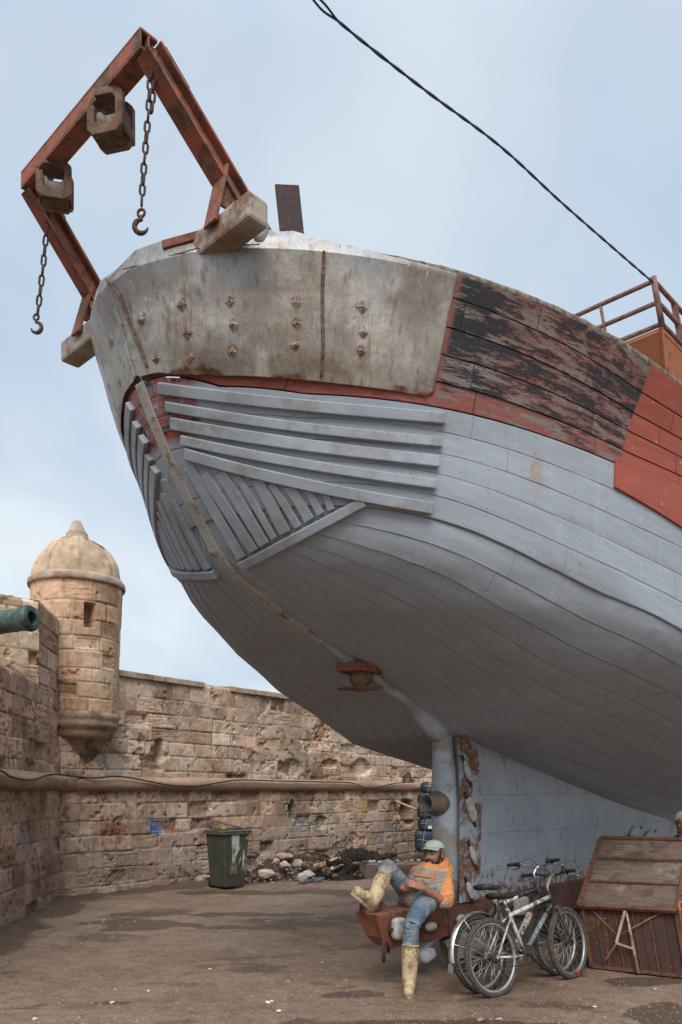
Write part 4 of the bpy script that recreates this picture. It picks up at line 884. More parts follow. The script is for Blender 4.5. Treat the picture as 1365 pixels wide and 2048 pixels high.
# ================================================================== GROUND
def mat_ground():
    g = G('dirty_yard_ground'); o = g.obj(); n = g.noise(o, .55, 8, .62, .4); m = g.noise(o, 3.2, 8, .7); f = g.noise(o, 60, 4, .75)
    x, y, z = g.sep(o); st = g.noise(g.scale(o, .7, 1.1, 1), .8, 8, .68, .2)
    c = g.mix(g.mr(n, .32, .68), (.125, .088, .066), (.185, .136, .106))
    c = g.mix(g.mr(m, .4, .7, 0, .55), c, (.225, .18, .148))
    wa = g.attr('tone', 2); wet = g.mr(g.add(wa, g.mul(g.sub(m, .5), .5)), .34, .56); c = g.mix(g.mul(wet, .72), c, (.045, .031, .023))
    c = g.mix(g.mul(g.mr(g.add(st, g.mul(g.sub(m, .5), .35)), .54, .63), .7), c, (.06, .042, .033)); c = g.mix(g.mul(g.mr(g.noise(g.scale(o, 1, 1.2, 1), 2.4, 8, .78), .6, .66), .6), c, (.27, .215, .175))
    c = g.mix(1.0, c, (1.12, 1.0, .87), 'MULTIPLY'); c = g.mix(1.0, c, g.ramp(g.noise(o, 9, 7, .75), [(.3, (.72, .70, .68)), (.5, (1, 1, 1)), (.72, (1.3, 1.28, 1.25))]), 'MULTIPLY')
    c = g.mix(1.0, c, g.ramp(f, [(.25, (.42, .41, .40)), (.5, (1, 1, 1)), (.76, (1.75, 1.72, 1.66))]), 'MULTIPLY')
    peb = g.vor(o, 26); sel = g.white(g.node('ShaderNodeTexVoronoi', {'Vector': o, 'Scale': 26.0}, 2)); c = g.mix(g.mul(g.mr(peb, .16, .2, 1, 0), g.mr(sel, .9, .93)), c, (.36, .32, .28))
    h = g.add(g.add(g.mul(m, .8), g.mul(f, .5)), g.mul(g.mr(peb, .1, .4, 1, 0), .4))
    return g.out(c, g.mr(wet, 0, 1, .93, .6), 0, g.bump(h, .6, .025), .25)
nx, ny = 260, 330
gx = np.concatenate([[-400, -60, -20], np.linspace(-9, 9, nx-6), [20, 60, 400]]); gy = np.concatenate([[-60, -15, 0], np.linspace(3, 24, ny-6), [40, 120, 900]])
X, Y = np.meshgrid(gx, gy, indexing='xy')
Z = .05*(fbm(X*.35, Y*.35, 3, 3)-.5)+.02*(fbm(X*1.7, Y*1.7, 4, 5)-.5)+.014*(fbm(X*6, Y*6, 3, 8)-.5)
wet = np.zeros(X.shape)
for px, py, rx, ry, a in ((330, 1852, 1.5, .5, 1), (470, 1828, 1.2, .35, .9), (640, 1850, .9, .5, .7), (850, 1860, .8, .5, .8), (760, 1790, 1.6, .8, .7), (250, 1830, .6, .3, .5), (700, 1990, .25, .12, .8), (690, 1976, .12, .06, .7), (210, 2010, .35, .08, .8), (40, 2020, .3, .1, .6), (860, 2052, 1.0, .16, 1), (700, 2056, .5, .1, .9), (1345, 2030, .35, .3, 1), (1200, 2020, .25, .08, .6), (1090, 1950, .5, .14, .7), (1290, 1962, .5, .16, .8), (1000, 1960, .3, .1, .6), (345, 2005, .12, .05, .6), (150, 1815, .8, .5, .5), (500, 1785, 1.2, .4, .8), (330, 1965, .4, .07, .4)):
    p = gp(px, py); q = np.hypot((X-p.x)/rx, (Y-p.y)/ry)+2.6*(fbm(X*1.5, Y*2.0, 6, int(px), .65)-.5); wet = np.maximum(wet, a*sst(1.15, .35, q))
wd = np.minimum((X-BC[0])*BN[0]+(Y-BC[1])*BN[1], (X-LO[0])*LN[0]+(Y-LO[1])*LN[1])
wet = np.maximum(wet, .75*sst(1.0, .1, wd+.8*(fbm(X*1.5, Y*1.5, 4, 44)-.5)))
Z += .10*sst(.45, 0, wd)*fbm(X*3, Y*3, 3, 9)
# the far quay drops away behind the fortress
Fc = Faces(); Fc.grid(np.stack([X, Y, Z], -1), np.stack([wet]*3, -1)); gr = Fc.build('ground', mat_ground()); struct(gr)
def gz(x, y):
    return float(.05*(fbm(x*.35, y*.35, 3, 3)-.5)+.02*(fbm(x*1.7, y*1.7, 4, 5)-.5))
# ================================================================== TACKLE HANGING FROM THE GALLOWS
M_CHAIN = rusty('rusty_chain', (.07, .05, .042), (.11, .055, .035), (.035, .025, .02), .5, 14.0)
M_BLOCK = rusty('rusty_block', (.155, .098, .07), (.14, .07, .042), (.06, .038, .03), .5, 7.0)
def octo(w, h, c):
    return [(-w+c, -h), (w-c, -h), (w, -h+c), (w, h-c), (w-c, h), (-w+c, h), (-w, h-c), (-w, -h+c)]
def block(name, c, sc, yaw, label):
    fn = Vector((math.sin(yaw), -math.cos(yaw), 0)); ux = Vector((math.cos(yaw), math.sin(yaw), 0)); c = Vector(c)
    t = thing(name, c+UZ*.15*sc, label, 'pulley block', 'pulley blocks under the gallows')
    for k, off in enumerate((.075, -.055)):
        m = MB(); o = c+fn*off*sc
        m.frame([(a*sc, b*sc) for a, b in octo(.125, .145, .042)], [(a*sc, (b+.012)*sc) for a, b in octo(.072, .10, .03)], o, ux, UZ, .04*sc)
        if k == 0:      # the front cheek is worn open at the upper corner
            m = MB(); out = [(-.125, .055), (-.125, -.103), (-.083, -.145), (.083, -.145), (.125, -.103), (.125, .103), (.083, .145), (-.075, .145)]
            inn = [(-.075, .045), (-.072, -.062), (-.042, -.088), (.042, -.088), (.072, -.062), (.072, .07), (.045, .098), (-.075, .10)]
            V = []; fo = o
            for z in (0, .04*sc):
                for pl in (out, inn): V += [fo+ux*a*sc+UZ*b*sc+fn*z for a, b in pl]
            q = []
            for i in range(7):
                j = i+1; q += [(i, 8+i, 8+j, j), (16+i, 16+j, 24+j, 24+i), (i, j, 16+j, 16+i), (8+i, 24+i, 24+j, 8+j)]
            q += [(0, 16, 24, 8), (7, 15, 31, 23)]; m.add(V, q, False)
        m.build('cheek', M_BLOCK, t, bevel=.006*sc)
    m = MB(); m.beam(c-UZ*.118*sc+fn*.02*sc-ux*.09*sc, c-UZ*.118*sc+fn*.02*sc+ux*.09*sc, .14*sc, .035*sc, UZ)
    for e in (-1, 1): m.beam(c+ux*e*.10*sc-UZ*.11*sc, c+ux*e*.10*sc+UZ*.02*sc, .03*sc, .14*sc, fn)
    m.build('spacer', M_BLOCK, t)
    m = MB(); m.beam(c+UZ*.128*sc-ux*.07*sc+fn*.02*sc, c+UZ*.128*sc+ux*.07*sc+fn*.02*sc, .14*sc, .03*sc, UZ); m.build('crown_plate', M_BLOCK, t, bevel=.005*sc)
    m = MB(); m.lathe(c-ux*.085*sc-UZ*.02*sc, ux, [(0, .085*sc), (.025*sc, .085*sc), (.04*sc, .064*sc), (.13*sc, .064*sc), (.145*sc, .085*sc), (.17*sc, .085*sc)], 24); m.build('sheave', rusty('worn_sheave', (.2, .17, .15), (.14, .08, .05), (.08, .06, .05), .45, 9), t)
    m = MB(); p = c+UZ*.14*sc+fn*.01; m.tube([p-ux*.03*sc, p-ux*.032*sc+UZ*.06*sc, p-ux*.018*sc+UZ*.10*sc, p+ux*.018*sc+UZ*.10*sc, p+ux*.032*sc+UZ*.06*sc, p+ux*.03*sc], .013*sc, 8); m.build('shackle', M_BLOCK, t)
    return t
block('pulley_block', at(228, 248, 4.74), .92, R(-14), 'rusty pulley block under the middle of the gallows beam')
block('pulley_block', at(112, 378, 5.28), .88, R(12), 'rusty pulley block at the outer end of the gallows beam, covering a chain')
def chain_mesh(m, pts, L, Wd, r, start=0):
    pts = [Vector(p) for p in pts]; seg = [(pts[i+1]-pts[i]).length for i in range(len(pts)-1)]; tot = sum(seg); pitch = L-2*r*1.05; n = int(tot/pitch); k = start
    def pt(d):
        for i, s in enumerate(seg):
            if d <= s or i == len(seg)-1: return pts[i]+(pts[i+1]-pts[i])*(d/s)
            d -= s
    for i in range(n):
        c = pt((i+.5)*pitch); t = (pt(min(tot, (i+1)*pitch))-pt(i*pitch)).normalized(); a = Vector((1, 0, 0)) if (i+k) % 2 else Vector((0, 1, 0))
        ang = .5+.25*math.sin(i*1.7); a = Matrix.Rotation(ang, 3, 'Z') @ a; x = (a-t*a.dot(t)).normalized(); hl = L/2-Wd/2; q = []
        for j in range(5): w = math.pi*j/4; q.append(c+t*(hl+math.sin(w)*(Wd/2-r))+x*math.cos(w)*(Wd/2-r))
        for j in range(5): w = math.pi*j/4; q.append(c-t*(hl+math.sin(w)*(Wd/2-r))-x*math.cos(w)*(Wd/2-r))
        m.tube(q, r, 6, closed=True)
def hook(m, p, s, side=1):
    x = Vector((side, 0, 0)); m.torus(p-UZ*.02*s, (0.2, 1, 0), .018*s, .007*s, 16, 6)
    P = [p-UZ*.035*s]; R_ = .033*s; c = p-UZ*.085*s
    for i in range(11): w = math.pi/2+math.pi*1.45*i/10; P.append(c+x*math.cos(w)*R_*(1)+UZ*math.sin(w)*R_)
    m.tube(P, [.010*s]*3+[.013*s]*5+[.011*s, .009*s, .007*s, .004*s], 8)
Yc = 4.47
P = [at(*q, Yc) for q in ((305, 96), (303, 130), (300, 180), (297, 230), (291, 300), (287, 350), (284, 400), (284, 424))]
m = MB(); chain_mesh(m, P, .074, .04, .0072); P2 = [at(x+7, y, Yc+.01) for x, y in ((304, 100), (303, 130), (300, 175), (297, 215), (296, 245))]; chain_mesh(m, P2, .074, .04, .0072, 1)
hook(m, at(283, 418, Yc), 1.15); tag(m.build('hanging_chain', M_CHAIN), 'rusty doubled chain with a hook hanging from the top corner of the gallows', 'chain', 'chains hanging from the gallows')
Yc = 5.52
P = [at(*q, Yc) for q in ((103, 330), (98, 425), (92, 480), (86, 540), (79, 600), (75, 634))]
m = MB(); chain_mesh(m, P, .086, .042, .0078); hook(m, at(73, 628, Yc), 1.1, -1); tag(m.build('hanging_chain', M_CHAIN), 'thin rusty chain with an open hook hanging below the outer pulley block', 'chain', 'chains hanging from the gallows')
# ------------------------------------------------------------------ cables
M_CABLE = plain('black_cable', (.012, .012, .014), (.02, .02, .022), 8, .5)
def strand(pts, r, tw=0.0, ph=0.0, pitch=.35, n=220):
    P = [Vector(p) for p in pts]; out = []
    for i in range(n):
        t = i/(n-1)*(len(P)-1); k = min(int(t), len(P)-2); f = t-k; a = P[max(k-1, 0)]; b = P[k]; c = P[k+1]; d = P[min(k+2, len(P)-1)]
        out.append(.5*((2*b)+(c-a)*f+(2*a-5*b+4*c-d)*f*f+(3*b-a-3*c+d)*f**3))
    if tw:
        d = 0; res = []
        for i, p in enumerate(out):
            if i: d += (p-out[i-1]).length
            w = ph+2*math.pi*d/pitch; g = tw*(1 if d < 7.4 else max(.4, 1)); res.append(p+Vector((math.cos(w)*.7, math.cos(w)*.2, math.sin(w)))*g)
        return res
    return out
end = rp(7.85, 1.0, .60)
C1 = [end, at(1220, 490, 8.6), at(1120, 402, 8.0), at(1000, 292, 7.3), at(850, 180, 6.6), at(700, 62, 6.0), at(640, 0, 5.75), at(540, -100, 5.4)]
m = MB(); m.tube(strand(C1, 0, .0068, 0, .42, 420), .0078, 6); m.tube(strand(C1[:6]+[at(622, -6, 5.7), at(520, -150, 5.4)], 0, .0068, math.pi, .42, 420), .0078, 6)
m.tube(strand([end, end+Vector((.03, 0, -.06)), end+Vector((.05, 0, -.14)), end+Vector((.035, 0, -.2))], 0, n=20), .008, 6)
tag(m.build('overhead_cable', M_CABLE), 'black twisted cable sagging across the sky to the boat railing', 'cable')
def on_back(px, py, off):
    u = (px-CX)/F; k = (u*BC[1]-BC[0]+off*(u*BN[1]-BN[0]))/(BD[0]-u*BD[1]); Y = BC[1]+BD[1]*k+BN[1]*off; return at(px, py, Y)
def on_left(px, py, off):
    u = (px-CX)/F; k = (u*LO[1]-LO[0]+off*(u*LN[1]-LN[0]))/(LD[0]-u*LD[1]); Y = LO[1]+LD[1]*k+LN[1]*off; return at(px, py, Y)
cp = [on_left(-60, 1535, .15), on_left(0, 1541, .15), on_left(22, 1553, .15), on_left(62, 1560, .16), on_left(105, 1549, .15)]+[on_back(x, y, .16) for x, y in ((150, 1553), (190, 1556), (240, 1553), (300, 1563), (345, 1571), (395, 1572), (440, 1565), (480, 1560), (560, 1562), (650, 1564), (705, 1566), (735, 1577), (762, 1573), (795, 1566), (830, 1564))]
m = MB(); m.tube(strand(cp, 0, n=160), .013, 6); tag(m.build('wall_cable', M_CABLE), 'thin black cable slung along the round string course of the wall', 'cable')
cp = [on_back(x, y, .05) for x, y in ((792, 1567), (806, 1566), (812, 1549), (818, 1546), (824, 1562), (832, 1570))]
m = MB(); m.tube(strand(cp, 0, n=40), .02, 6); tag(m.build('wire_loop', M_CABLE), 'loop of wire sticking up from the string course beside the blue bundles', 'wire')
# ================================================================== BESIDE THE WALL
def mat_bin():
    g = G('faded_green_plastic'); o = g.obj(); n = g.noise(o, 3, 7, .65); x, y, z = g.sep(o)
    c = g.mix(g.mr(n, .35, .65), (.035, .046, .028), (.06, .07, .042)); c = g.mix(g.mr(g.noise(g.scale(o, 9, 9, 1.2), 1, 6, .7), .5, .66), c, (.055, .05, .035))
    pe = g.mul(g.mr(g.noise(g.scale(o, 5.5, 5.5, 1.6), 1.3, 8, .72, .4), .5, .53), g.mul(g.mr(x, -1.93, -1.90), g.mr(z, .25, .5))); c = g.mix(pe, c, (.42, .42, .40))
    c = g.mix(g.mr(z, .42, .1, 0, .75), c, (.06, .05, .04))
    return g.out(c, .6, 0, g.bump(n, .2, .01), .35)
M_BIN = mat_bin(); M_BINR = plain('grimy_bin_rim', (.06, .06, .05), (.10, .095, .08), 6, .7)
bc = Vector((-2.035, 14.32, 0)); ba = R(45); bx = Vector((math.cos(ba), math.sin(ba), 0)); by = Vector((-math.sin(ba), math.cos(ba), 0)); bzz = gz(bc.x, bc.y)
def bl(x, y, z): return bc+bx*x+by*y+UZ*(z+bzz)
binr = thing('wheelie_bin', bc+UZ*bzz, 'battered green plastic refuse bin with a ragged white patch standing against the wall', 'bin')
m = MB(bl); m.hexa([(-.215, -.225, .03), (.215, -.225, .03), (.215, .225, .03), (-.215, .225, .03), (-.275, -.29, .985), (.275, -.29, .985), (.275, .29, .985), (-.275, .29, .985)]); m.build('body', M_BIN, binr, bevel=.03, seg=3)
m = MB(bl); q = .31
for a, b, c, d in ((-q, q, -q, -q+.055), (-q, q, q-.055, q), (-q, -q+.055, -q+.055, q-.055), (q-.055, q, -q+.055, q-.055)): m.box(a, b, c, d, .965, 1.015)
m.box(-q+.03, q-.03, -q+.03, q-.03, .985, .99); m.build('rim', M_BINR, binr, bevel=.008)
m = MB(bl); m.hexa([(-.31, -.32, 1.016), (.31, -.32, 1.016), (.31, .30, 1.016), (-.31, .30, 1.016), (-.30, -.31, 1.04), (.30, -.31, 1.04), (.30, .28, 1.05), (-.30, .28, 1.05)]); m.build('lid', M_BINR, binr, bevel=.008)
for e in (-1, 1):
    m = MB(bl); m.lathe((e*.17, .235, .07), (1, 0, 0), [(-.025, .03), (-.025, .07), (.025, .07), (.025, .03)], 20); m.build('wheel', M_CABLE, binr)
m = MB(bl); m.hexa([(-.12, -.248, .27), (.02, -.248, .27), (.02, -.243, .27), (-.12, -.243, .27), (-.12, -.258, .40), (.01, -.260, .43), (.01, -.255, .43), (-.12, -.253, .40)]); m.build('sticker', plain('torn_sticker', (.27, .19, .10), (.14, .10, .065), 14, .8), binr)
M_PLANK = plain('weathered_scrap_wood', (.27, .19, .13), (.15, .10, .07), 5, .85, bump=.6)
def plank(p0, p1, w, h, label, mat=None, name='wood_plank', grp=None, up=(0, 0, 1)):
    m = MB(); m.beam(p0, p1, w, h, up); o = m.build(name, mat or M_PLANK, None, bevel=.005); return tag(o, label, 'plank' if 'plank' in name else 'board', grp)
plank(bl(-.42, -.12, 1.22), bl(.22, -.2, 1.065), .10, .03, 'tilted scrap plank lying across the green bin, its end in the air')
plank(bl(-.2, .1, 1.085), bl(.30, -.06, 1.07), .14, .03, 'short scrap board lying flat on the green bin lid', name='scrap_board')
m = MB(); m.rock(bl(-.22, -.18, 1.075), (.07, .05, .035), 5, flat=False); tag(m.build('yellow_rag', plain('yellow_rag', (.42, .22, .03), (.25, .14, .04), 12, .9)), 'crumpled yellow rag on the green bin lid', 'rag')
# heaps
def heap(name, pts, mat, seed, hgt, rough, label, cat):
    """low mound over an elongated footprint; pts = (x0,y0,x1,y1,half width)"""
    x0, y0, x1, y1, hw = pts; n = 90; a = np.array((x1-x0, y1-y0)); L = np.hypot(*a); a = a/L; b = np.array((-a[1], a[0])); U, V = np.meshgrid(np.linspace(-.2, L+.2, n), np.linspace(-hw, hw, 44), indexing='xy')
    f = np.clip(1-np.maximum(np.abs(V)/hw, np.maximum(-U, U-L)/.2)**2, 0, 1)*sst(-.2, .5, U)*sst(L+.2, L-.5, U)
    Z = f*hgt*(.35+1.1*fbm(U*2.2, V*2.2, 5, seed, .6))+f*rough*(fbm(U*13, V*13, 4, seed+3, .65)-.4)-.03
    P = np.stack([x0+a[0]*U+b[0]*V, y0+a[1]*U+b[1]*V, Z], -1); Fh = Faces(); Fh.grid(P, np.full(P.shape, .5)); o = Fh.build(name, mat); tag(o, label, cat, None, 'stuff'); return o
M_SOIL = plain('dark_soil', (.075, .045, .03), (.04, .025, .018), 7, .95, bump=1.0, bd=.05, dirt=(.14, .1, .075), dsc=12)
M_NET = plain('black_rotten_net', (.022, .016, .013), (.045, .03, .022), 9, .95, bump=1.0, bd=.05)
heap('soil_heap', (-1.75, 15.75, -.1, 17.2, .62), M_SOIL, 4, .42, .12, 'low mound of dark soil along the foot of the wall right of the bin', 'soil')
net = heap('net_heap', (-.35, 15.6, .95, 17.3, .62), M_NET, 8, .46, .30, 'tangled black heap of rotten netting behind the raised boot', 'net')
m = MB(); rnd = random.Random(14)
for i in range(420):
    t = rnd.random(); x = -2.0+3.0*t+rnd.uniform(-.2, .2); y = 15.2+1.5*t+rnd.gauss(0, .35); s_ = rnd.uniform(.012, .045)
    if (x-BC[0])*BN[0]+(y-BC[1])*BN[1] < .1: continue
    m.rock((x, y, rnd.random()**2*.28+.02), (s_*1.3, s_, s_*.8), 300+i, rnd.random()*3, 1, .4)
tag(m.build('rubble_crumbs', plain('crumbled_stone', (.30, .235, .18), (.10, .07, .05), 1.5, .95)), 'countless small crumbs of broken stone over the soil by the wall', 'rubble', None, 'stuff')
m = MB(); rnd = random.Random(3)
for i in range(130):
    t = rnd.random(); p = Vector((-.3+1.2*t+rnd.uniform(-.35, .35), 15.55+1.6*t+rnd.uniform(-.4, .2), .12+rnd.random()*.3)); q = [p]
    for j in range(5): q.append(q[-1]+Vector((rnd.uniform(-.13, .13), rnd.uniform(-.1, .1), rnd.uniform(-.08, .07))))
    m.tube(strand(q, 0, n=14), rnd.uniform(.006, .014), 5)
o = m.build('net_strands', M_NET, net); o['kind'] = 'stuff'
M_RB = [plain('rubble_pale', (.50, .42, .34), (.36, .29, .23), 5, .9, bump=.8, bd=.03), plain('rubble_tan', (.38, .28, .2), (.25, .17, .12), 5, .9, bump=.8, bd=.03), plain('rubble_brown', (.19, .125, .085), (.11, .075, .05), 6, .9, bump=.8, bd=.03), plain('rubble_grey', (.40, .385, .36), (.27, .25, .23), 5, .9, bump=.8, bd=.03)]
for i, (x0, x1, y0, y1, Yd, mi, lab) in enumerate((
    (551, 587, 1704, 1724, 16.6, 1, 'largest flat tan stone on top of the rubble'), (544, 560, 1717, 1731, 16.3, 0, 'small pale stone left of the big tan one'), (558, 581, 1721, 1741, 16.05, 0, 'pale wedge-shaped stone below the big tan one'),
    (511, 554, 1739, 1757, 15.75, 0, 'long pale stone lying nearest the green bin'), (584, 608, 1718, 1737, 16.4, 1, 'rough tan stone right of the wedge-shaped one'), (594, 616, 1746, 1766, 15.3, 3, 'grey concrete lump beside the blue board'), (604, 634, 1741, 1757, 15.5, 3, 'upper grey concrete slab above the blue board'),
    (585, 600, 1702, 1718, 16.9, 2, 'brown stone leaning on the wall behind the rubble'), (644, 664, 1732, 1750, 15.9, 2, 'brown stone under the reddish plank'), (608, 626, 1708, 1726, 16.9, 2, 'dark stone among the sticks by the wall'), (664, 678, 1748, 1758, 15.6, 2, 'small brown stone in front of the netting'), (626, 640, 1726, 1738, 16.2, 1, 'small tan stone between concrete and plank'), (660, 670, 1733, 1741, 15.9, 0, 'white chip beside the reddish plank'))):
    Yd -= .5; c = at((x0+x1)/2, (y0+y1)/2, Yd); w = (x1-x0)/2/F*Yd; h = (y1-y0)/2/F*Yd; m = MB(); m.rock(c, (w*1.05, w*.8, h*1.1), 40+i, rnd.random()*.5-.25, 3, .3); tag(m.build('rubble_stone', M_RB[mi]), lab, 'stone', 'rubble stones by the wall')
plank(at(634, 1733, 15.7), at(677, 1716, 16.0), .17, .05, 'reddish plank sticking out of the rubble beside the netting', plain('reddish_plank', (.33, .17, .11), (.45, .36, .28), 9, .85))
plank(at(706, 1727, 15.6), at(736, 1723, 15.9), .06, .03, 'narrow brown stick lying on the black netting', name='scrap_board')
plank(at(668, 1737, 15.5), at(687, 1729, 15.7), .06, .03, 'broken slat between the reddish plank and the netting', name='scrap_board')
plank(at(574, 1700, 16.8), at(609, 1714, 16.5), .07, .04, 'dark stick lying across the rubble against the wall', plain('dark_stick', (.10, .065, .045), (.06, .04, .03), 6, .9), name='scrap_board')
plank(at(603, 1726, 15.9), at(633, 1741, 15.6), .06, .04, 'brown lath pointing down from the rubble to the concrete', plain('brown_lath', (.17, .10, .065), (.1, .06, .04), 6, .9), name='scrap_board')
plank(at(616, 1768, 15.0), at(646, 1756, 15.2), .15, .03, 'blue painted board lying in front of the rubble', plain('blue_board', (.05, .075, .16), (.09, .11, .17), 6, .6), name='painted_board')
m = MB(); m.rock(at(545, 1766, 15.1), (.05, .04, .02), 3); tag(m.build('crushed_cup', plain('white_plastic', (.7, .72, .78), (.55, .57, .6), 9, .5)), 'crushed white plastic cup between the bin and the blue board', 'cup')
# concrete kerb block behind the seated man
m = MB(); x0 = gp(718, 1758); y0 = x0.y
m.hexa([(.36, y0, -.05), (1.98, y0+.15, -.05), (1.95, y0+.62, -.05), (.33, y0+.47, -.05), (.36, y0, .285), (1.98, y0+.15, .29), (1.95, y0+.62, .29), (.33, y0+.47, .285)])
tag(m.build('concrete_block', plain('grimy_concrete', (.16, .125, .10), (.09, .07, .055), 4, .9, bump=.7, bd=.03), None, bevel=.02), 'long grimy concrete beam on the ground behind the seated man', 'block')
rnd = random.Random(8)
for i in range(16):
    x = .45+1.4*rnd.random(); m = MB(); s = rnd.uniform(.02, .045); m.rock((x, y0+.15+.35*rnd.random()+.1*(x-.36), .29+s*.6), (s*1.2, s, s*.8), 90+i); tag(m.build('stone_chip', M_RB[rnd.choice((0, 0, 2, 3))]), 'small stone chip lying on the grimy concrete beam', 'stone', 'chips on the concrete beam')
# blue bundles behind the sternpost
M_BLUE = plain('blue_tarpaulin', (.035, .055, .095), (.018, .026, .045), 3.2, .6, bump=.5, bd=.03, dirt=(.10, .10, .11), dsc=4)
M_ROPE = plain('frayed_rope', (.30, .26, .22), (.2, .16, .13), 20, .9)
for i, (ya, yb, xl, lab) in enumerate(((1661, 1706, 826, 'dark blue bundle at the bottom of the stack behind the sternpost'), (1637, 1662, 832, 'blue bundle with white patches, second from the bottom of the stack behind the sternpost'), (1612, 1638, 831, 'blue bundle just below the stern tube in the stack behind the sternpost'), (1585, 1613, 832, 'blue bundle beside the stern tube, second from the top of the stack'), (1563, 1586, 838, 'topmost small blue bundle of the stack behind the sternpost'))):
    Yd = 19.6; xl += 8; a = at(xl, yb, Yd); z1 = at(xl, ya, Yd).z; zc = (a.z+z1)/2; h = (z1-a.z)/2; xw = 1.05; m = MB()
    m.hexa([(a.x+q*xw, Yd+w*.7, zc+e*h) for e in (-1, 1) for q, w in ((0, 0), (1, 0), (1, 1), (0, 1))])
    t = m.build('tarpaulin_bundle', M_BLUE, None, bevel=min(h*.7, .13), seg=4); tag(t, lab, 'bundle', 'blue bundles stacked behind the sternpost')
    m = MB()
    for f in (.12, .42, .7): m.tube([(a.x+f*xw, Yd-.012, zc-h), (a.x+f*xw+.06, Yd-.012, zc+h*.95)], .011, 5)
    m.tube([(a.x+.03, Yd-.014, zc+.2*h), (a.x+.9, Yd-.014, zc-.3*h)], .011, 5); m.build('rope', M_ROPE, t)
    if i == 1:
        m = MB(); m.box(a.x+.2, a.x+.42, Yd-.008, Yd+.01, zc-.1, zc-.02); m.box(a.x+.33, a.x+.5, Yd-.008, Yd+.01, zc+.02, zc+.15); m.build('white_patch', plain('white_plastic_patch', (.6, .63, .66), (.45, .48, .5), 9, .5), t)
m = MB(); m.tube([on_back(788, 1601, -.1), on_back(796, 1604, .2), at(832, 1618, 19.4)], [.03, .03, .024], 8); tag(m.build('wooden_stick', plain('pale_stick', (.50, .36, .24), (.33, .2, .12), 8, .8)), 'pale stick poking out of a hole in the wall towards the blue bundles', 'stick')
# ================================================================== WOODEN BOX WITH THE SLOPING LID
def mat_boards(name, a, b, axis, n, red=.0):
    g = G(name); o = g.obj(); u, v, _ = g.sep(g.uv()); k = g.math('FLOOR', g.mul(u, float(n))); w = g.white(g.comb(k, 2.3))
    gr = g.noise(g.comb(g.mul(u, 30.0), g.mul(v, 2.5), k), 1.6, 7, .7, .5); st = g.noise(o, 4.5, 8, .7, .5); c = g.mix(g.mr(gr, .3, .7), a, b)
    c = g.mix(g.mul(w, .4), c, tuple(x*.62 for x in a)); c = g.mix(g.mul(g.mr(st, .5, .62), .6), c, (.05, .033, .026)); c = g.mix(g.mul(g.mr(g.noise(o, 3, 7, .7), .55, .68), .5), c, (.22, .085, .05) if red else (.28, .23, .19))
    c = g.mix(g.mul(g.mr(g.noise(o, 26, 3, .5), .72, .75), .7), c, (.5, .47, .43)); f = g.math('FRACT', g.mul(u, float(n))); ln = g.mr(g.math('MINIMUM', f, g.sub(1.0, f)), 0, .05, 1, 0); c = g.mix(g.mul(ln, .8), c, (.018, .012, .01))
    return g.out(c, .85, 0, g.bump(g.sub(g.mul(gr, .5), g.mul(ln, 1.5)), .5, .012), .25)
M_BOXF = mat_boards('dark_red_boards', (.06, .03, .025), (.095, .047, .038), 0, 8, 1); M_BOXL = mat_boards('worn_lid_boards', (.105, .068, .05), (.20, .14, .105), 0, 3)
M_BOXE = rusty('rust_brown_timber', (.13, .055, .03), (.16, .065, .035), (.05, .028, .02), .5, 6)
FBL = Vector((2.42, 7.72, .015)); FBR = Vector((3.16, 7.30, .01)); FTL = Vector((2.335, 7.745, .60)); FTR = Vector((3.06, 7.32, .615)); bk = Vector((.46, .80, 0)); BTL = FTL+bk+UZ*.565; BTR = FTR+bk+UZ*.555; BBL = FBL+bk; BBR = FBR+bk
box = thing('wooden_box', (FBL+FBR+BBL+BBR)/4, 'dark red-brown wooden bin with a sloping plank lid beside the bicycles', 'box')
def quad(name, a, b, c, d, mat, th, par, nu=1.0, rot=False):
    n = (b-a).cross(d-a).normalized(); m = MB(); V = [a, b, c, d]; m.add([p for p in V]+[p-n*th for p in V], [(0, 1, 2, 3), (7, 6, 5, 4), (0, 4, 5, 1), (1, 5, 6, 2), (2, 6, 7, 3), (3, 7, 4, 0)], False)
    uv = [(0, 0), (1, 0), (1, 1), (0, 1)]; uv = [(q, p) for p, q in uv] if rot else uv
    return m.build(name, mat, par, uv=uv*2)
inn = lambda p, q, t: p+(q-p)*t
quad('front_panel', FBL, FBR, FTR, FTL, M_BOXF, .02, box); quad('side_panel', BBL, FBL, FTL, BTL, M_BOXF, .02, box); quad('side_panel', FBR, BBR, BTR, FTR, M_BOXF, .02, box); quad('back_panel', BBR, BBL, BTL, BTR, M_BOXF, .02, box)
ln = (FTR-FTL).cross(BTL-FTL).normalized(); ov = lambda p: p+ln*.03
fl = (FTL-BTL).normalized()*.035; sl = (FTL-FTR).normalized()*.02; LA, LB, LC, LD_ = ov(FTL+fl+sl), ov(FTR+fl-sl), ov(BTR-fl-sl), ov(BTL-fl+sl)
lid = quad('lid', LA, LB, LC, LD_, M_BOXL, .03, box, rot=True)
m = MB()
for a, b in ((LA, LD_), (LB, LC), (LA, LB), (LD_, LC)): m.beam(a+ln*.004, b+ln*.004, .045, .035, ln)
for t in (.345, .69): m.beam(inn(LA, LD_, t)+ln*.002, inn(LB, LC, t)+ln*.002, .028, .022, ln)
m.build('lid_frame', M_BOXE, lid, bevel=.004)
m = MB(); fn = (FBR-FBL).cross(FTL-FBL).normalized()
for a, b in ((FTL, FTR), (FBL, FBR), (FTL, FBL), (FTR, FBR)): m.beam(a+fn*.008+UZ*.012, b+fn*.008+UZ*.012, .03, .035, fn)
for t in (.2, .36, .545, .72): m.beam(inn(FTL, FTR, t)+fn*.005, inn(FBL, FBR, t)+fn*.005, .016, .014, fn)
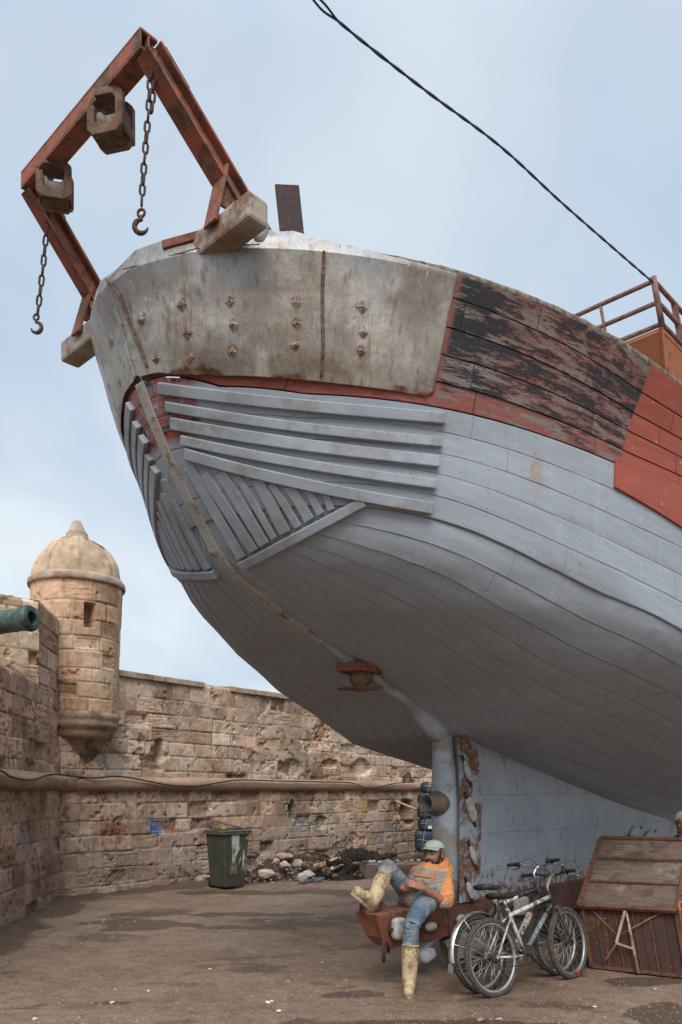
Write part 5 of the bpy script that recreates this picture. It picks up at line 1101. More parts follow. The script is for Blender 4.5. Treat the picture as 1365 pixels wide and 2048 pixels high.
m.build('batten', M_BOXE, box, bevel=.003)
m = MB(); c = FTR-sl*2; rnd = random.Random(4)
for i in range(7): m.tube([c+UZ*.1, c+Vector((rnd.uniform(-.05, .05), rnd.uniform(-.06, 0), .05)), c+Vector((rnd.uniform(-.06, .06), -.05, rnd.uniform(-.16, .0)))], .005, 5)
tag(m.build('orange_rope', plain('orange_rope', (.5, .14, .05), (.35, .1, .05), 20, .8)), 'frayed orange rope tied at the corner of the wooden bin', 'rope')
def fp(px, py, o=.03):                         # a point on the front of the box
    d = at(px, py, 1.0)-Vector((0, 0, CH)); k = (FBL+fn*o-Vector((0, 0, CH))).dot(fn)/d.dot(fn); return Vector((0, 0, CH))+d*k
M_PALE = plain('pale_driftwood', (.42, .33, .24), (.26, .18, .13), 9, .85, bump=.5, dirt=(.18, .09, .05), dsc=9)
tr = thing('wooden_trestle', fp(1262, 1944), 'A-shaped frame of pale sticks leaning on the front of the wooden bin', 'trestle')
m = MB(); m.beam(fp(1252, 1815, .05), fp(1233, 1886, .07), .026, .022, fn); m.build('short_leg', M_PALE, tr, bevel=.004)
m = MB(); m.tube([fp(1252, 1818, .03), fp(1262, 1870, .05), fp(1277, 1946, .06)], [.011, .014, .015], 8); m.build('long_leg', M_PALE, tr)
m = MB(); m.beam(fp(1232, 1886, .075), fp(1268, 1898, .06), .018, .018, fn); m.build('crossbar', M_PALE, tr, bevel=.003)
m = MB(); m.beam(fp(1234, 1886, .08), fp(1212, 1919, .09), .016, .014, fn); m.build('foot', plain('reddish_stick', (.22, .11, .075), (.14, .07, .05), 9, .85), tr, bevel=.003)
M_STR = plain('tan_cord', (.30, .17, .10), (.2, .11, .07), 20, .9)
m = MB(); m.tube([fp(1180, 1816, .02), fp(1233, 1868, .055)], .0045, 5); tag(m.build('tie_cord', M_STR), 'slack cord from the lid corner of the wooden bin down to the trestle', 'cord')
m = MB(); m.tube([fp(1243, 1869, .06), fp(1322, 1825, .02)], .007, 6); tag(m.build('thin_stick', M_STR), 'thin reddish stick slanting up from the trestle to the lid', 'stick')
# ================================================================== SMALL THINGS ON THE GROUND
M_CONC = plain('rough_concrete', (.25, .20, .16), (.15, .115, .09), 5, .92, bump=.8, bd=.03)
kb = bw(4.25, 0, .1)
m = MB(); b0 = gp(885, 1940); m.rock((1.18, 7.62, .17), (.36, .22, .20), 12, .5, 3, .2); tag(m.build('support_stone', M_CONC), 'rough concrete lump propping up the rusty heel beside the bicycle wheel', 'stone')
for s, lab in ((7.4, 'timber block wedged under the keel behind the bicycles'), (10.2, 'timber block under the keel behind the wooden bin'), (13.5, 'timber block under the far end of the keel')):
    p = bw(s, 0, .1); m = MB()
    for k in range(2): m.beam(p-NX*.5+UZ*(-p.z+.09+.175*k), p+NX*.5+UZ*(-p.z+.09+.175*k), .3, .17, UZ)
    tag(m.build('keel_block', M_PLANK, None, bevel=.01), lab, 'timber')
for e, s in ((1, 9.5), (-1, 12.5), (1, 13.5)):
    a = hp(s, 2.35, .06, e); n = bw(s, e*3.4, .0); b = Vector((n.x, n.y, -.05)); m = MB(); m.beam(b, a, .16, .16, NX); tag(m.build('shore_prop', M_PLANK, None, bevel=.01), {(1, 9.5): 'timber prop under the near bilge behind the wooden bin', (-1, 12.5): 'timber prop under the far bilge towards the wall', (1, 13.5): 'timber prop under the near bilge far forward'}[(e, s)], 'prop')
m = MB(); c = at(852, 1908, 7.42); m.rock(c, (.095, .09, .10), 31, .3, 3, .5, False); m.rock(c+Vector((-.07, .04, -.05)), (.07, .06, .05), 32, .3, 3, .5, False); m.tube([c+Vector((-.02, 0, .06)), c+Vector((.06, .02, .12)), c+Vector((.14, .05, .17))], [.05, .03, .012], 8)
tag(m.build('plastic_sack', plain('pale_sack', (.50, .53, .56), (.33, .35, .38), 7, .6, bump=.6, bd=.03)), 'crumpled pale plastic sack tucked under the rusty heel', 'sack')
def scrap(px, py, r, col, lab, name='litter_scrap', seed=1, grp=None, cat='litter'):
    p = gp(px, py); m = MB(); m.rock(p+UZ*(gz(p.x, p.y)+r*.3), (r, r*.7, r*.45), seed, seed, 2, .7); return tag(m.build(name, plain(name+'_mat', col, tuple(c*.6 for c in col), 30, .6)), lab, cat, grp)
scrap(978, 1989, .045, (.30, .26, .36), 'crumpled purple wrapper beside the rear tyre of the white bicycle', 'crumpled_wrapper', 2)
scrap(962, 2042, .05, (.36, .20, .18), 'reddish torn wrapper nearest the camera', 'torn_wrapper', 4)
scrap(1000, 2040, .035, (.42, .36, .33), 'pale scrap next to the reddish torn wrapper', 'paper_scrap', 6)
scrap(577, 1967, .022, (.6, .28, .05), 'tiny orange peel on the bare ground', 'orange_peel', 7)
for i, (x, y) in enumerate(((224, 2011), (544, 2007), (536, 2009), (558, 2026), (71, 2041), (297, 1986), (516, 1779), (560, 1767), (209, 1842), (1190, 2012), (645, 1925), (1310, 1978), (420, 1940))):
    scrap(x, y, .028 if i < 5 else .02, (.62, .60, .57), 'small white scrap lying on the dirty ground', 'white_scrap', 10+i, 'white scraps scattered on the ground')
# gravel: countless small stones
rnd = random.Random(2); m = MB()
for i in range(4200):
    Yd = 5.6+rnd.random()**1.6*9; X_ = rnd.uniform(-.46, .46)*Yd
    if (X_-BC[0])*BN[0]+(Yd-BC[1])*BN[1] < .1 or (X_-LO[0])*LN[0]+(Yd-LO[1])*LN[1] < .05: continue
    s = rnd.uniform(.0045, .013)*(1+(rnd.random() < .07)*1.1); z = gz(X_, Yd); a = rnd.random()*6
    V = [(X_+s*math.cos(a+k*2.09), Yd+s*.8*math.sin(a+k*2.09), z-.002) for k in range(3)]+[(X_+s*.2, Yd, z+s*.8)]
    m.add(V, [(0, 1, 3), (1, 2, 3), (2, 0, 3)], False)
o = m.build('gravel', plain('gravel_stone', (.26, .215, .18), (.12, .09, .07), .8, .9)); tag(o, 'fine loose gravel strewn over the yard', 'gravel', None, 'stuff')
# ================================================================== BICYCLES
M_TYRE = None
def mat_tyre(name, a, b):
    g = G(name); o = g.obj(); n = g.noise(o, 30, 4, .6); k = g.vor(o, 75); c = g.mix(g.mr(n, .35, .65), a, b); c = g.mix(g.mr(k, .25, .5), c, tuple(x*.45 for x in a)); return g.out(c, .9, 0, g.bump(k, 1.0, .012), .2)
M_TYRE1 = mat_tyre('dusty_knobby_tyre', (.15, .125, .105), (.10, .085, .072)); M_TYRE2 = mat_tyre('grey_tyre', (.085, .078, .072), (.12, .105, .092))
M_ALU = plain('dull_aluminium', (.42, .42, .43), (.28, .28, .28), 9, .4, .75)
M_CHROME = plain('worn_chrome', (.6, .58, .55), (.42, .36, .3), 14, .3, .85)
M_SPOKE = plain('steel_spoke', (.5, .48, .45), (.3, .26, .22), 14, .4, .7)
M_WHITE = plain('chipped_white_enamel', (.55, .52, .47), (.42, .38, .33), 9, .45, dirt=(.10, .085, .075), dsc=16)
M_BLACK = plain('black_enamel', (.014, .014, .018), (.03, .03, .035), 9, .4, dirt=(.12, .11, .11), dsc=22)
M_GUN = plain('scuffed_grey_enamel', (.09, .095, .11), (.16, .165, .175), 12, .45, dirt=(.35, .35, .36), dsc=16)
M_RUB = plain('black_rubber', (.015, .015, .016), (.03, .028, .026), 20, .75)
M_SAD = plain('black_saddle', (.014, .013, .013), (.035, .03, .028), 10, .5)
M_SAD2 = plain('brown_saddle', (.045, .032, .027), (.07, .05, .04), 10, .55)
M_GREASE = rusty('greasy_drivetrain', (.035, .03, .028), (.11, .06, .035), (.02, .018, .016), .45, 25)
M_FORKR = rusty('rusty_fork_paint', (.06, .05, .045), (.15, .085, .055), (.04, .03, .025), .5, 14)
M_LETW = plain('white_lettering', (.7, .7, .7)); M_LETK = plain('dark_lettering', (.05, .05, .06)); M_REDB = plain('red_band', (.5, .03, .03))
WR = .33
def bike(orig, head, lean, label, far):
    h = Vector((head[0], head[1], 0)).normalized(); l = UZ.cross(h); q = Matrix.Rotation(-lean, 3, h)
    ll = q @ l; up = q @ UZ; O = Vector((orig[0], orig[1], gz(orig[0], orig[1])-.006))
    def T(x, y, z): return O+h*x+ll*y+up*z
    B = thing('bicycle', O, label, 'bicycle', 'bicycles leaning together by the boat'); WB = 1.06
    paint = M_BLACK if far else M_WHITE
    def wheel(cx, steer, tyre, seed):
        S = Matrix.Rotation(steer, 3, 'Z')
        def TW(x, y, z):
            p = S @ Vector((x, y, 0)); return T(cx+p.x, p.y, z)
        m = MB(TW); n = 56; R0 = WR-.024
        V = []
        for i in range(n):
            w = 2*math.pi*i/n
            for k in range(10):
                a = 2*math.pi*k/10; rr = .024; kn = (.0035 if (i+(k % 2)) % 2 and not far and math.cos(a) > .2 else 0)
                rad = R0+(rr+kn)*math.cos(a); V.append((rad*math.cos(w), (rr+kn*.4)*math.sin(a), WR+rad*math.sin(w)))
        Fq = [(i*10+k, i*10+(k+1) % 10, ((i+1) % n)*10+(k+1) % 10, ((i+1) % n)*10+k) for i in range(n) for k in range(10)]; m.add(V, Fq)
        W_ = m.build('wheel', tyre, B); m = MB(TW); V = []; pr = [(.298, -.013), (.303, -.016), (.272, -.013), (.266, 0), (.272, .013), (.303, .016), (.298, .013)]
        for i in range(n):
            w = 2*math.pi*i/n
            for r, y in pr: V.append((r*math.cos(w), y, WR+r*math.sin(w)))
        k7 = len(pr); m.add(V, [(i*k7+k, i*k7+k+1, ((i+1) % n)*k7+k+1, ((i+1) % n)*k7+k) for i in range(n) for k in range(k7-1)]); m.build('rim', M_ALU, W_)
        m = MB(TW); rn = random.Random(seed)
        for i in range(32):
            w = 2*math.pi*i/32; sd_ = 1 if i % 2 else -1; wh = w+(1.25 if (i//2) % 2 else -1.25)
            m.tube([(.268*math.cos(w), .004*sd_, WR+.268*math.sin(w)), (.024*math.cos(wh), .03*sd_, WR+.024*math.sin(wh))], .0019, 4)
        m.build('spokes', M_SPOKE, W_); m = MB(TW); m.lathe((0, -.055, WR), (0, 1, 0), [(0, .008), (.012, .012), (.02, .03), (.028, .03), (.032, .016), (.078, .016), (.082, .03), (.09, .03), (.098, .012), (.11, .008)], 16); m.build('hub', M_GREASE, W_)
        return W_, TW
    steer = 0.0 if far else R(6)
    wheel(0, 0, M_TYRE2 if far else M_TYRE1, 1); Wf, TF = wheel(WB, steer, M_TYRE2 if far else M_TYRE1, 2)
    bb = (.43, 0, .30); st = (.27, 0, .72); jn = (.305, 0, .655); ht = (.875, 0, .80); hb = (.905, 0, .68); rh = (0, 0, WR); rt = .0185
    if far: st = (.27, 0, .78); jn = (.295, 0, .73); ht = (.87, 0, .86); hb = (.90, 0, .73); rt = .021
    # frame: main tubes, stays
    m = MB(T); m.tube([bb, st], rt*.9, 12)
    if not far: m.tube([jn, (.86, 0, .765)], rt*1.05, 12)
    for y in (.06, -.06):
        m.tube([(.29, y*.35, jn[2]-.01), (.2, y*.8, .58 if not far else .62), (.01, y, WR+.01)], .0085, 8); m.tube([(.40, y*.5, .30), (.25, y*.8, .305), (.0, y, WR)], .009, 8)
        m.tube([(-.012, y, WR), (.02, y, WR)], .016, 8)
    fr = m.build('frame', M_WHITE if not far else plain('far_frame_paint', (.33, .31, .28), (.14, .12, .1), 9, .5), B)
    m = MB(T); m.tube([hb, ht], .02, 12); m.build('head_tube', M_BLACK, fr); m = MB(T); m.tube([bb[:1]+(-.035,)+bb[2:], bb[:1]+(.035,)+bb[2:]], .021, 12); m.build('bottom_bracket', M_BLACK, fr)
    dn0 = Vector((.885, 0, .70 if not far else .76)); dn1 = Vector((.445, 0, .325)); f = .62 if far else .22
    mid = dn0+(dn1-dn0)*(f if not far else .36)
    m = MB(T); m.tube([dn0, mid], rt*1.15, 12); m.build('down_tube_top', M_BLACK, fr)
    m = MB(T); m.tube([mid, dn1], rt*(1.45 if far else 1.15), 12); m.build('down_tube', M_WHITE if far else M_GUN, fr)
    def letter(txt, p0, p1, size, rad, mat, off=0.0, flip=False):
        V, Fv = text_mesh(txt, size, .0006, .15 if flip else 0, .004*size/.05); d = (Vector(p1)-Vector(p0)).normalized(); n = Vector((0, -1, 0)); v = n.cross(d); c = (Vector(p0)+Vector(p1))/2
        m = MB(T); m.add([c+d*(q.x)+v*(q.y+off)+n*(rad*math.cos(min(1.2, abs(q.y+off)/rad))+.0015+q.z) for q in V], Fv, False); m.build('lettering', mat, fr)
    if far:
        m = MB(T); m.tube([jn, (.86, 0, .825)], rt*1.1, 12); m.build('top_tube', M_BLACK, fr)
        letter('Explorer', (.36, 0, .741), (.60, 0, .781), .047, rt*1.1, M_LETW)
        letter('SUGA', dn1+(mid-dn1)*.2, dn1+(mid-dn1)*.8, .062, rt*1.45, M_LETK, 0, True)
        m = MB(T); m.tube([mid+(dn0-mid)*.0, mid+(dn0-mid)*.07], rt*1.5, 12); m.build('band', M_REDB, fr)
    # fork and front end
    m = MB(T); Ta = lambda x, y, z: (x, y, z)
    cr = (.915, 0, .665 if not far else .70)
    for y in (.052, -.052): m.tube([(cr[0], y*.9, cr[2]), (.95, y, .56), (1.02, y*1.05, .40), (WB, y, WR)], [.015, .014, .011, .009], 8)
    m.tube([(cr[0], -.06, cr[2]), (cr[0], .06, cr[2])], .018, 8); m.build('fork', M_FORKR if not far else M_BLACK, B)
    # seat
    sz = .835 if not far else .895; sx = .225
    m = MB(T); m.tube([st, (sx+.01, 0, sz-.045)], .0125, 10); m.tube([(sx-.07, .02, sz-.05), (sx+.11, .02, sz-.035)], .004, 6); m.tube([(sx-.07, -.02, sz-.05), (sx+.11, -.02, sz-.035)], .004, 6); m.build('seat_post', M_CHROME, B)
    m = MB(T); V = []; ns = 14
    for i in range(ns):
        t = i/(ns-1); x = sx-.13+.27*t; wd = .078*(1-t)**1.1*(1 if t > .08 else .8)+.020; hh = .024-.008*t; zc = sz+.010*math.cos(t*3)-.004
        for k in range(12):
            a = 2*math.pi*k/12; V.append((x, wd*math.cos(a), zc+(hh*math.sin(a) if math.sin(a) > 0 else hh*1.5*math.sin(a))))
    m.add(V, [(i*12+k, i*12+(k+1) % 12, (i+1)*12+(k+1) % 12, (i+1)*12+k) for i in range(ns-1) for k in range(12)]+[tuple(range(12))[::-1], tuple((ns-1)*12+k for k in range(12))]); m.build('saddle', M_SAD2 if far else M_SAD, B)
    # stem, handlebar, grips, levers
    bz_ = 1.02 if far else .955; bxx = .915 if far else .955
    m = MB(T); m.tube([ht, (ht[0]-.012, 0, bz_-.05 if far else .86), (bxx-.02, 0, bz_-.005), (bxx, 0, bz_)], [.0125, .0125, .014, .016], 10); m.lathe((bxx, -.025, bz_), (0, 1, 0), [(0, .017), (.05, .017)], 12); m.build('stem', M_CHROME if far else plain('rusty_stem', (.13, .085, .055), (.3, .25, .2), 12, .5), B)
    m = MB(T); rise = .05 if far else .028
    hbp = [(bxx-.055, y, bz_+rise) if abs(y) > .2 else (bxx+(-.02 if abs(y) > .1 else 0), y, bz_+(rise if abs(y) > .15 else (rise*.35 if abs(y) > .07 else 0))) for y in (-.30, -.21, -.16, -.08, 0, .08, .16, .21, .30)]
    m.tube(hbp, .011, 10); hbo = m.build('handlebar', M_CHROME if far else M_BLACK, B)
    for s in (-1, 1):
        e = Vector(hbp[0] if s < 0 else hbp[-1]); i_ = Vector(hbp[1] if s < 0 else hbp[-2])
        m = MB(T); m.lathe(i_, e-i_, [(-.02, .013), (-.015, .0165), (.085, .016), (.0895, .0175), (.0925, .012)], 12); m.build('grip', M_RUB, hbo)
        m = MB(T); c = i_+Vector((.0, -s*.03, 0)); m.tube([c+Vector((0, -.018, 0)), c+Vector((0, .018, 0))], .02, 10); m.tube([c+Vector((.03, 0, -.015)), c+Vector((.03, s*.02, -.02))], .012, 8); m.build('shifter', M_RUB, hbo)
        m = MB(T); m.tube([c+Vector((.02, 0, -.02)), c+Vector((.055, s*.02, -.03)), c+Vector((.06, s*.07, -.04)), c+Vector((.05, s*.12, -.05))], [.006, .006, .005, .004], 6); m.build('brake_lever', M_ALU, hbo)
        m = MB(T); m.tube(strand([c+Vector((.02, 0, 0)), c+Vector((.09, -s*.08, .04)), (bxx+.08, s*.03, bz_-.04), (bxx+.03, s*.02, bz_-.2), (.90, s*.02, .60)], 0, n=24), .0028, 5); m.build('cable', M_RUB, hbo)
    # drivetrain on the right-hand side
    y = -.045; c = Vector((.43, y-.012, .30)); m = MB(T)
    m.frame([(.082*math.cos(2*math.pi*i/40)*(1+.03*(i % 2)), .082*math.sin(2*math.pi*i/40)*(1+.03*(i % 2))) for i in range(40)], [(.062*math.cos(2*math.pi*i/40), .062*math.sin(2*math.pi*i/40)) for i in range(40)], c, (1, 0, 0), (0, 0, 1), .006)
    for i in range(5):
        w = 2*math.pi*i/5; m.beam(c+Vector((0, -.004, 0)), c+Vector((.066*math.cos(w), -.004, .066*math.sin(w))), .018, .006, (0, 1, 0))
    ang = R(-50) if not far else R(10); d = Vector((math.cos(ang), 0, math.sin(ang)))
    m.tube([c+Vector((0, -.02, 0)), c+Vector((0, -.025, 0))+d*.17], [.014, .009], 8); m.tube([c*1+Vector((0, .10, 0)), c+Vector((0, .115, 0))-d*.17], [.014, .009], 8)
    ck = m.build('crankset', M_GREASE if not far else M_ALU, B)
    for s, yy in ((1, -.075), (-1, .165)):
        p = c+d*.17*s+Vector((0, yy, 0)); m = MB(T); m.box(p.x-.045, p.x+.045, p.y-.045, p.y+.045, p.z-.012, p.z+.012); m.build('pedal', M_RUB, ck, bevel=.004)
    m = MB(T); m.tube([(.0, y-.008, WR+.037), (.43, y-.01, .38), ], .004, 5); m.tube([(.02, y-.008, WR-.09), (.43, y-.01, .22)], .004, 5); m.tube([(.0, y-.008, WR-.03), (.015, y-.012, WR-.10), (.03, y-.012, WR-.06)], .006, 6); m.lathe((0, y-.004, WR), (0, 1, 0), [(-.012, .03), (-.006, .035), (.0, .042), (.006, .048), (.012, .048)], 20); m.build('chain', M_GREASE, B)
    for xx, zz in (((.20, .63), (.94, .64)) if not far else ((.2, .67), (.93, .67))):
        m = MB(T)
        for yy in (.045, -.045): m.tube([(xx, yy, zz-.02), (xx+.01, yy*1.2, zz+.07)], .009, 6); m.beam((xx-.03, yy*.75, zz-.035), (xx+.03, yy*.75, zz-.03), .012, .014, UZ)
        m.tube([(xx+.01, -.05, zz+.07), (xx+.01, .05, zz+.07)], .003, 5); m.build('brake', M_GREASE, B)
    if far:
        m = MB(T); V = []; n = 26
        for i in range(n):
            w = R(35)+R(150)*i/(n-1)
            for yy, rr in ((-.03, .352), (-.024, .362), (0, .368), (.024, .362), (.03, .352)): V.append((rr*math.cos(w), yy, WR+rr*math.sin(w)))
        m.add(V, [(i*5+k, i*5+k+1, (i+1)*5+k+1, (i+1)*5+k) for i in range(n-1) for k in range(4)])
        for w in (R(160), R(120)): m.tube([(.36*math.cos(w), -.03, WR+.36*math.sin(w)), (.0, -.065, WR+.01)], .003, 5)
        m.build('mudguard', M_CHROME, B)
        m = MB(T); w = R(186); m.beam((.36*math.cos(w), 0, WR+.36*math.sin(w)), (.385*math.cos(w), 0, WR+.385*math.sin(w)-.07), .06, .006, (0, 1, 0)); m.build('mud_flap', M_GUN, B)
    if not far:
        m = MB(T); p = (WB+.03, -.02, .05); rn = random.Random(6)
        for i in range(9): m.tube(strand([(WB+.0+rn.uniform(0, .09), rn.uniform(-.04, .04), .01+rn.random()*.06) for _ in range(4)], 0, n=10), .0035, 5)
        tag(m.build('red_twine', plain('red_twine', (.4, .05, .03), (.3, .04, .03), 20, .8)), 'red twine knotted round the front wheel of the white bicycle', 'twine')
    return B
bike((1.224, 6.82), (.83, .66), R(9), 'black bicycle with a silver mudguard and high silver stem, behind the white one', True)
bike((1.305, 6.68), (.833, .67), R(9.5), 'white mountain bicycle with a black saddle and knobby tyres, nearest the camera', False)
# ================================================================== PEOPLE
def mat_skin(name, a, b):
    g = G(name); o = g.obj(); n = g.noise(o, 18, 6, .65); c = g.mix(g.mr(n, .3, .7), a, b); return g.out(c, .55, 0, g.bump(g.noise(o, 90, 4, .6), .15, .004), .35)
def mat_hoodie():
    g = G('orange_and_grey_sweatshirt'); o = g.obj(); n = g.noise(o, 14, 6, .65); x, y, z = g.sep(o)
    u = g.node('ShaderNodeVectorMath', {0: g.node('ShaderNodeVectorMath', {0: o, 1: tuple(CHEST)}, operation='SUBTRACT'), 1: tuple(LEFT)}, 1, operation='DOT_PRODUCT')
    au = g.math('ABSOLUTE', u); w = g.mul(g.sub(g.noise(o, 9, 3), .5), .02)
    yoke = g.mr(g.add(g.add(g.sub(z, CHEST.z+.10), g.mul(au, .25)), w), -.006, .006)     # orange yoke and hood
    side = g.mr(g.add(g.sub(u, .195), w), -.008, .008)                                       # orange sleeve on the near side
    grey = g.mix(g.mr(n, .3, .7), (.36, .315, .285), (.27, .23, .205)); grey = g.mix(g.mr(g.noise(o, 6, 6, .7), .52, .68), grey, (.19, .14, .115))
    org = g.mix(g.mr(n, .3, .7), (.74, .30, .10), (.62, .28, .12)); org = g.mix(g.mr(z, CHEST.z+.14, CHEST.z+.2), org, (.68, .17, .03))
    c = g.mix(g.math('MAXIMUM', yoke, side), grey, org)
    fold = g.noise(g.scale(o, 1, 1, 2.2), 13, 4, .55, 1.2); c = g.mix(g.mul(g.mr(fold, .45, .3), .35), c, (.14, .08, .05))  # creases darkened: fold shade put into the cloth colour
    return g.out(c, .9, 0, g.bump(g.add(fold, g.mul(g.noise(o, 120, 2), .12)), .9, .035), .15)
def mat_jeans():
    g = G('faded_blue_jeans'); o = g.obj(); n = g.noise(o, 7, 7, .68, .4); f = g.noise(g.scale(o, 1, 1, 2.6), 15, 5, .6, .8)
    c = g.mix(g.mr(n, .35, .65), (.085, .125, .17), (.15, .195, .235)); c = g.mix(g.mr(g.noise(o, 4.5, 6, .7), .46, .64), c, (.33, .30, .235)); c = g.mix(g.mul(g.mr(f, .6, .75), .5), c, (.36, .36, .34)); c = g.mix(g.mul(g.mr(f, .42, .3), .45), c, (.05, .07, .1))
    return g.out(c, .9, 0, g.bump(f, .8, .02), .15)
M_SKIN = mat_skin('tanned_skin', (.34, .165, .108), (.26, .118, .076)); M_JEANS = mat_jeans()
M_BOOT = plain('muddy_cream_rubber', (.56, .43, .26), (.40, .28, .15), 9, .55, bump=.5, bd=.02, dirt=(.22, .13, .065), dsc=9)
M_SOLE = plain('grubby_boot_sole', (.42, .34, .24), (.25, .18, .12), 10, .75, bump=.4)
M_BEARD = plain('dark_hair', (.018, .012, .010), (.04, .028, .022), 40, .85, bump=.8, bd=.01)
M_CAPM = plain('faded_mint_cap', (.50, .56, .52), (.40, .44, .37), 9, .9, bump=.2)
M_EYE = plain('eye_white', (.26, .23, .2)); M_IRIS = plain('dark_iris', (.015, .01, .008), rough=.2)
LEFT = Vector((.80, -.60, 0)); FWD = Vector((-.60, -.80, 0))
CHEST = at(860, 1754, 7.30)
def person_head(m, c, f, lft, sc=1.0):
    """skin shapes of a head with brow, nose, lips, cheeks and ears, looking along f"""
    f = f.normalized(); up = f.cross(-lft).normalized(); up = up if up.z > 0 else -up; M3 = Matrix((lft, f, up)).transposed()
    def P(a, b, d): return c+(lft*a+f*b+up*d)*sc
    def E(p, r): m.ell(P(*p), [x*sc for x in r], M3, 18, 12)
    E((0, -.012, .03), (.075, .092, .088)); E((0, .025, -.035), (.058, .062, .075)); E((0, .045, -.085), (.036, .036, .03)); E((0, -.03, -.02), (.066, .07, .075))
    for s in (-1, 1):
        E((s*.034, .062, -.028), (.022, .018, .02)); E((s*.03, .076, .022), (.024, .012, .008)); E((s*.076, -.012, -.012), (.009, .02, .03)); m.cap(P(s*.045, -.01, -.06), P(s*.028, .05, -.088), .02*sc, .016*sc)
    m.cap(P(0, .083, .012), P(0, .106, -.024), .009*sc, .0135*sc); E((.012, .095, -.03), (.008, .009, .007)); E((-.012, .095, -.03), (.008, .009, .007))
    E((0, .082, -.054), (.022, .009, .005)); E((0, .081, -.064), (.02, .009, .006))
    return P, M3, up
def hand(m, wrist, palm_dir, normal, spread, sc=1.0, curl=(.5, .9, .7), thumb=1):
    """palm with four bent fingers and a thumb leaving its side"""
    d = palm_dir.normalized(); n = (normal-d*normal.dot(d)).normalized(); s = d.cross(n).normalized()*thumb; wrist = Vector(wrist)
    for k, o in enumerate((-.026, -.009, .009, .026)): m.cap(wrist+d*.005+s*o*.6, wrist+d*.085+s*o, .017*sc, .0125*sc, 10)
    for k, (o, L) in enumerate(((.029, .042), (.0105, .047), (-.008, .044), (-.026, .035))):
        p = wrist+d*.088+s*o; a = 0; dd = d+s*(o*spread)
        for j in range(3):
            a += curl[j]*(1+.08*k); v = (dd*math.cos(a)-n*math.sin(a)).normalized(); q = p+v*L*(1, .72, .58)[j]; m.cap(p, q, (.0098-.0009*j)*sc, (.0091-.0009*j)*sc, 10); p = q
    p = wrist+d*.025+s*.026; q = p+(d*.7+s*.75-n*.25).normalized()*.042; m.cap(p, q, .014*sc, .0105*sc, 10); r = q+(d*.95+s*.15-n*.35).normalized()*.03; m.cap(q, r, .0105*sc, .009*sc, 10); m.cap(r, r+(d*.98-n*.4).normalized()*.024, .0092*sc, .0078*sc, 10)
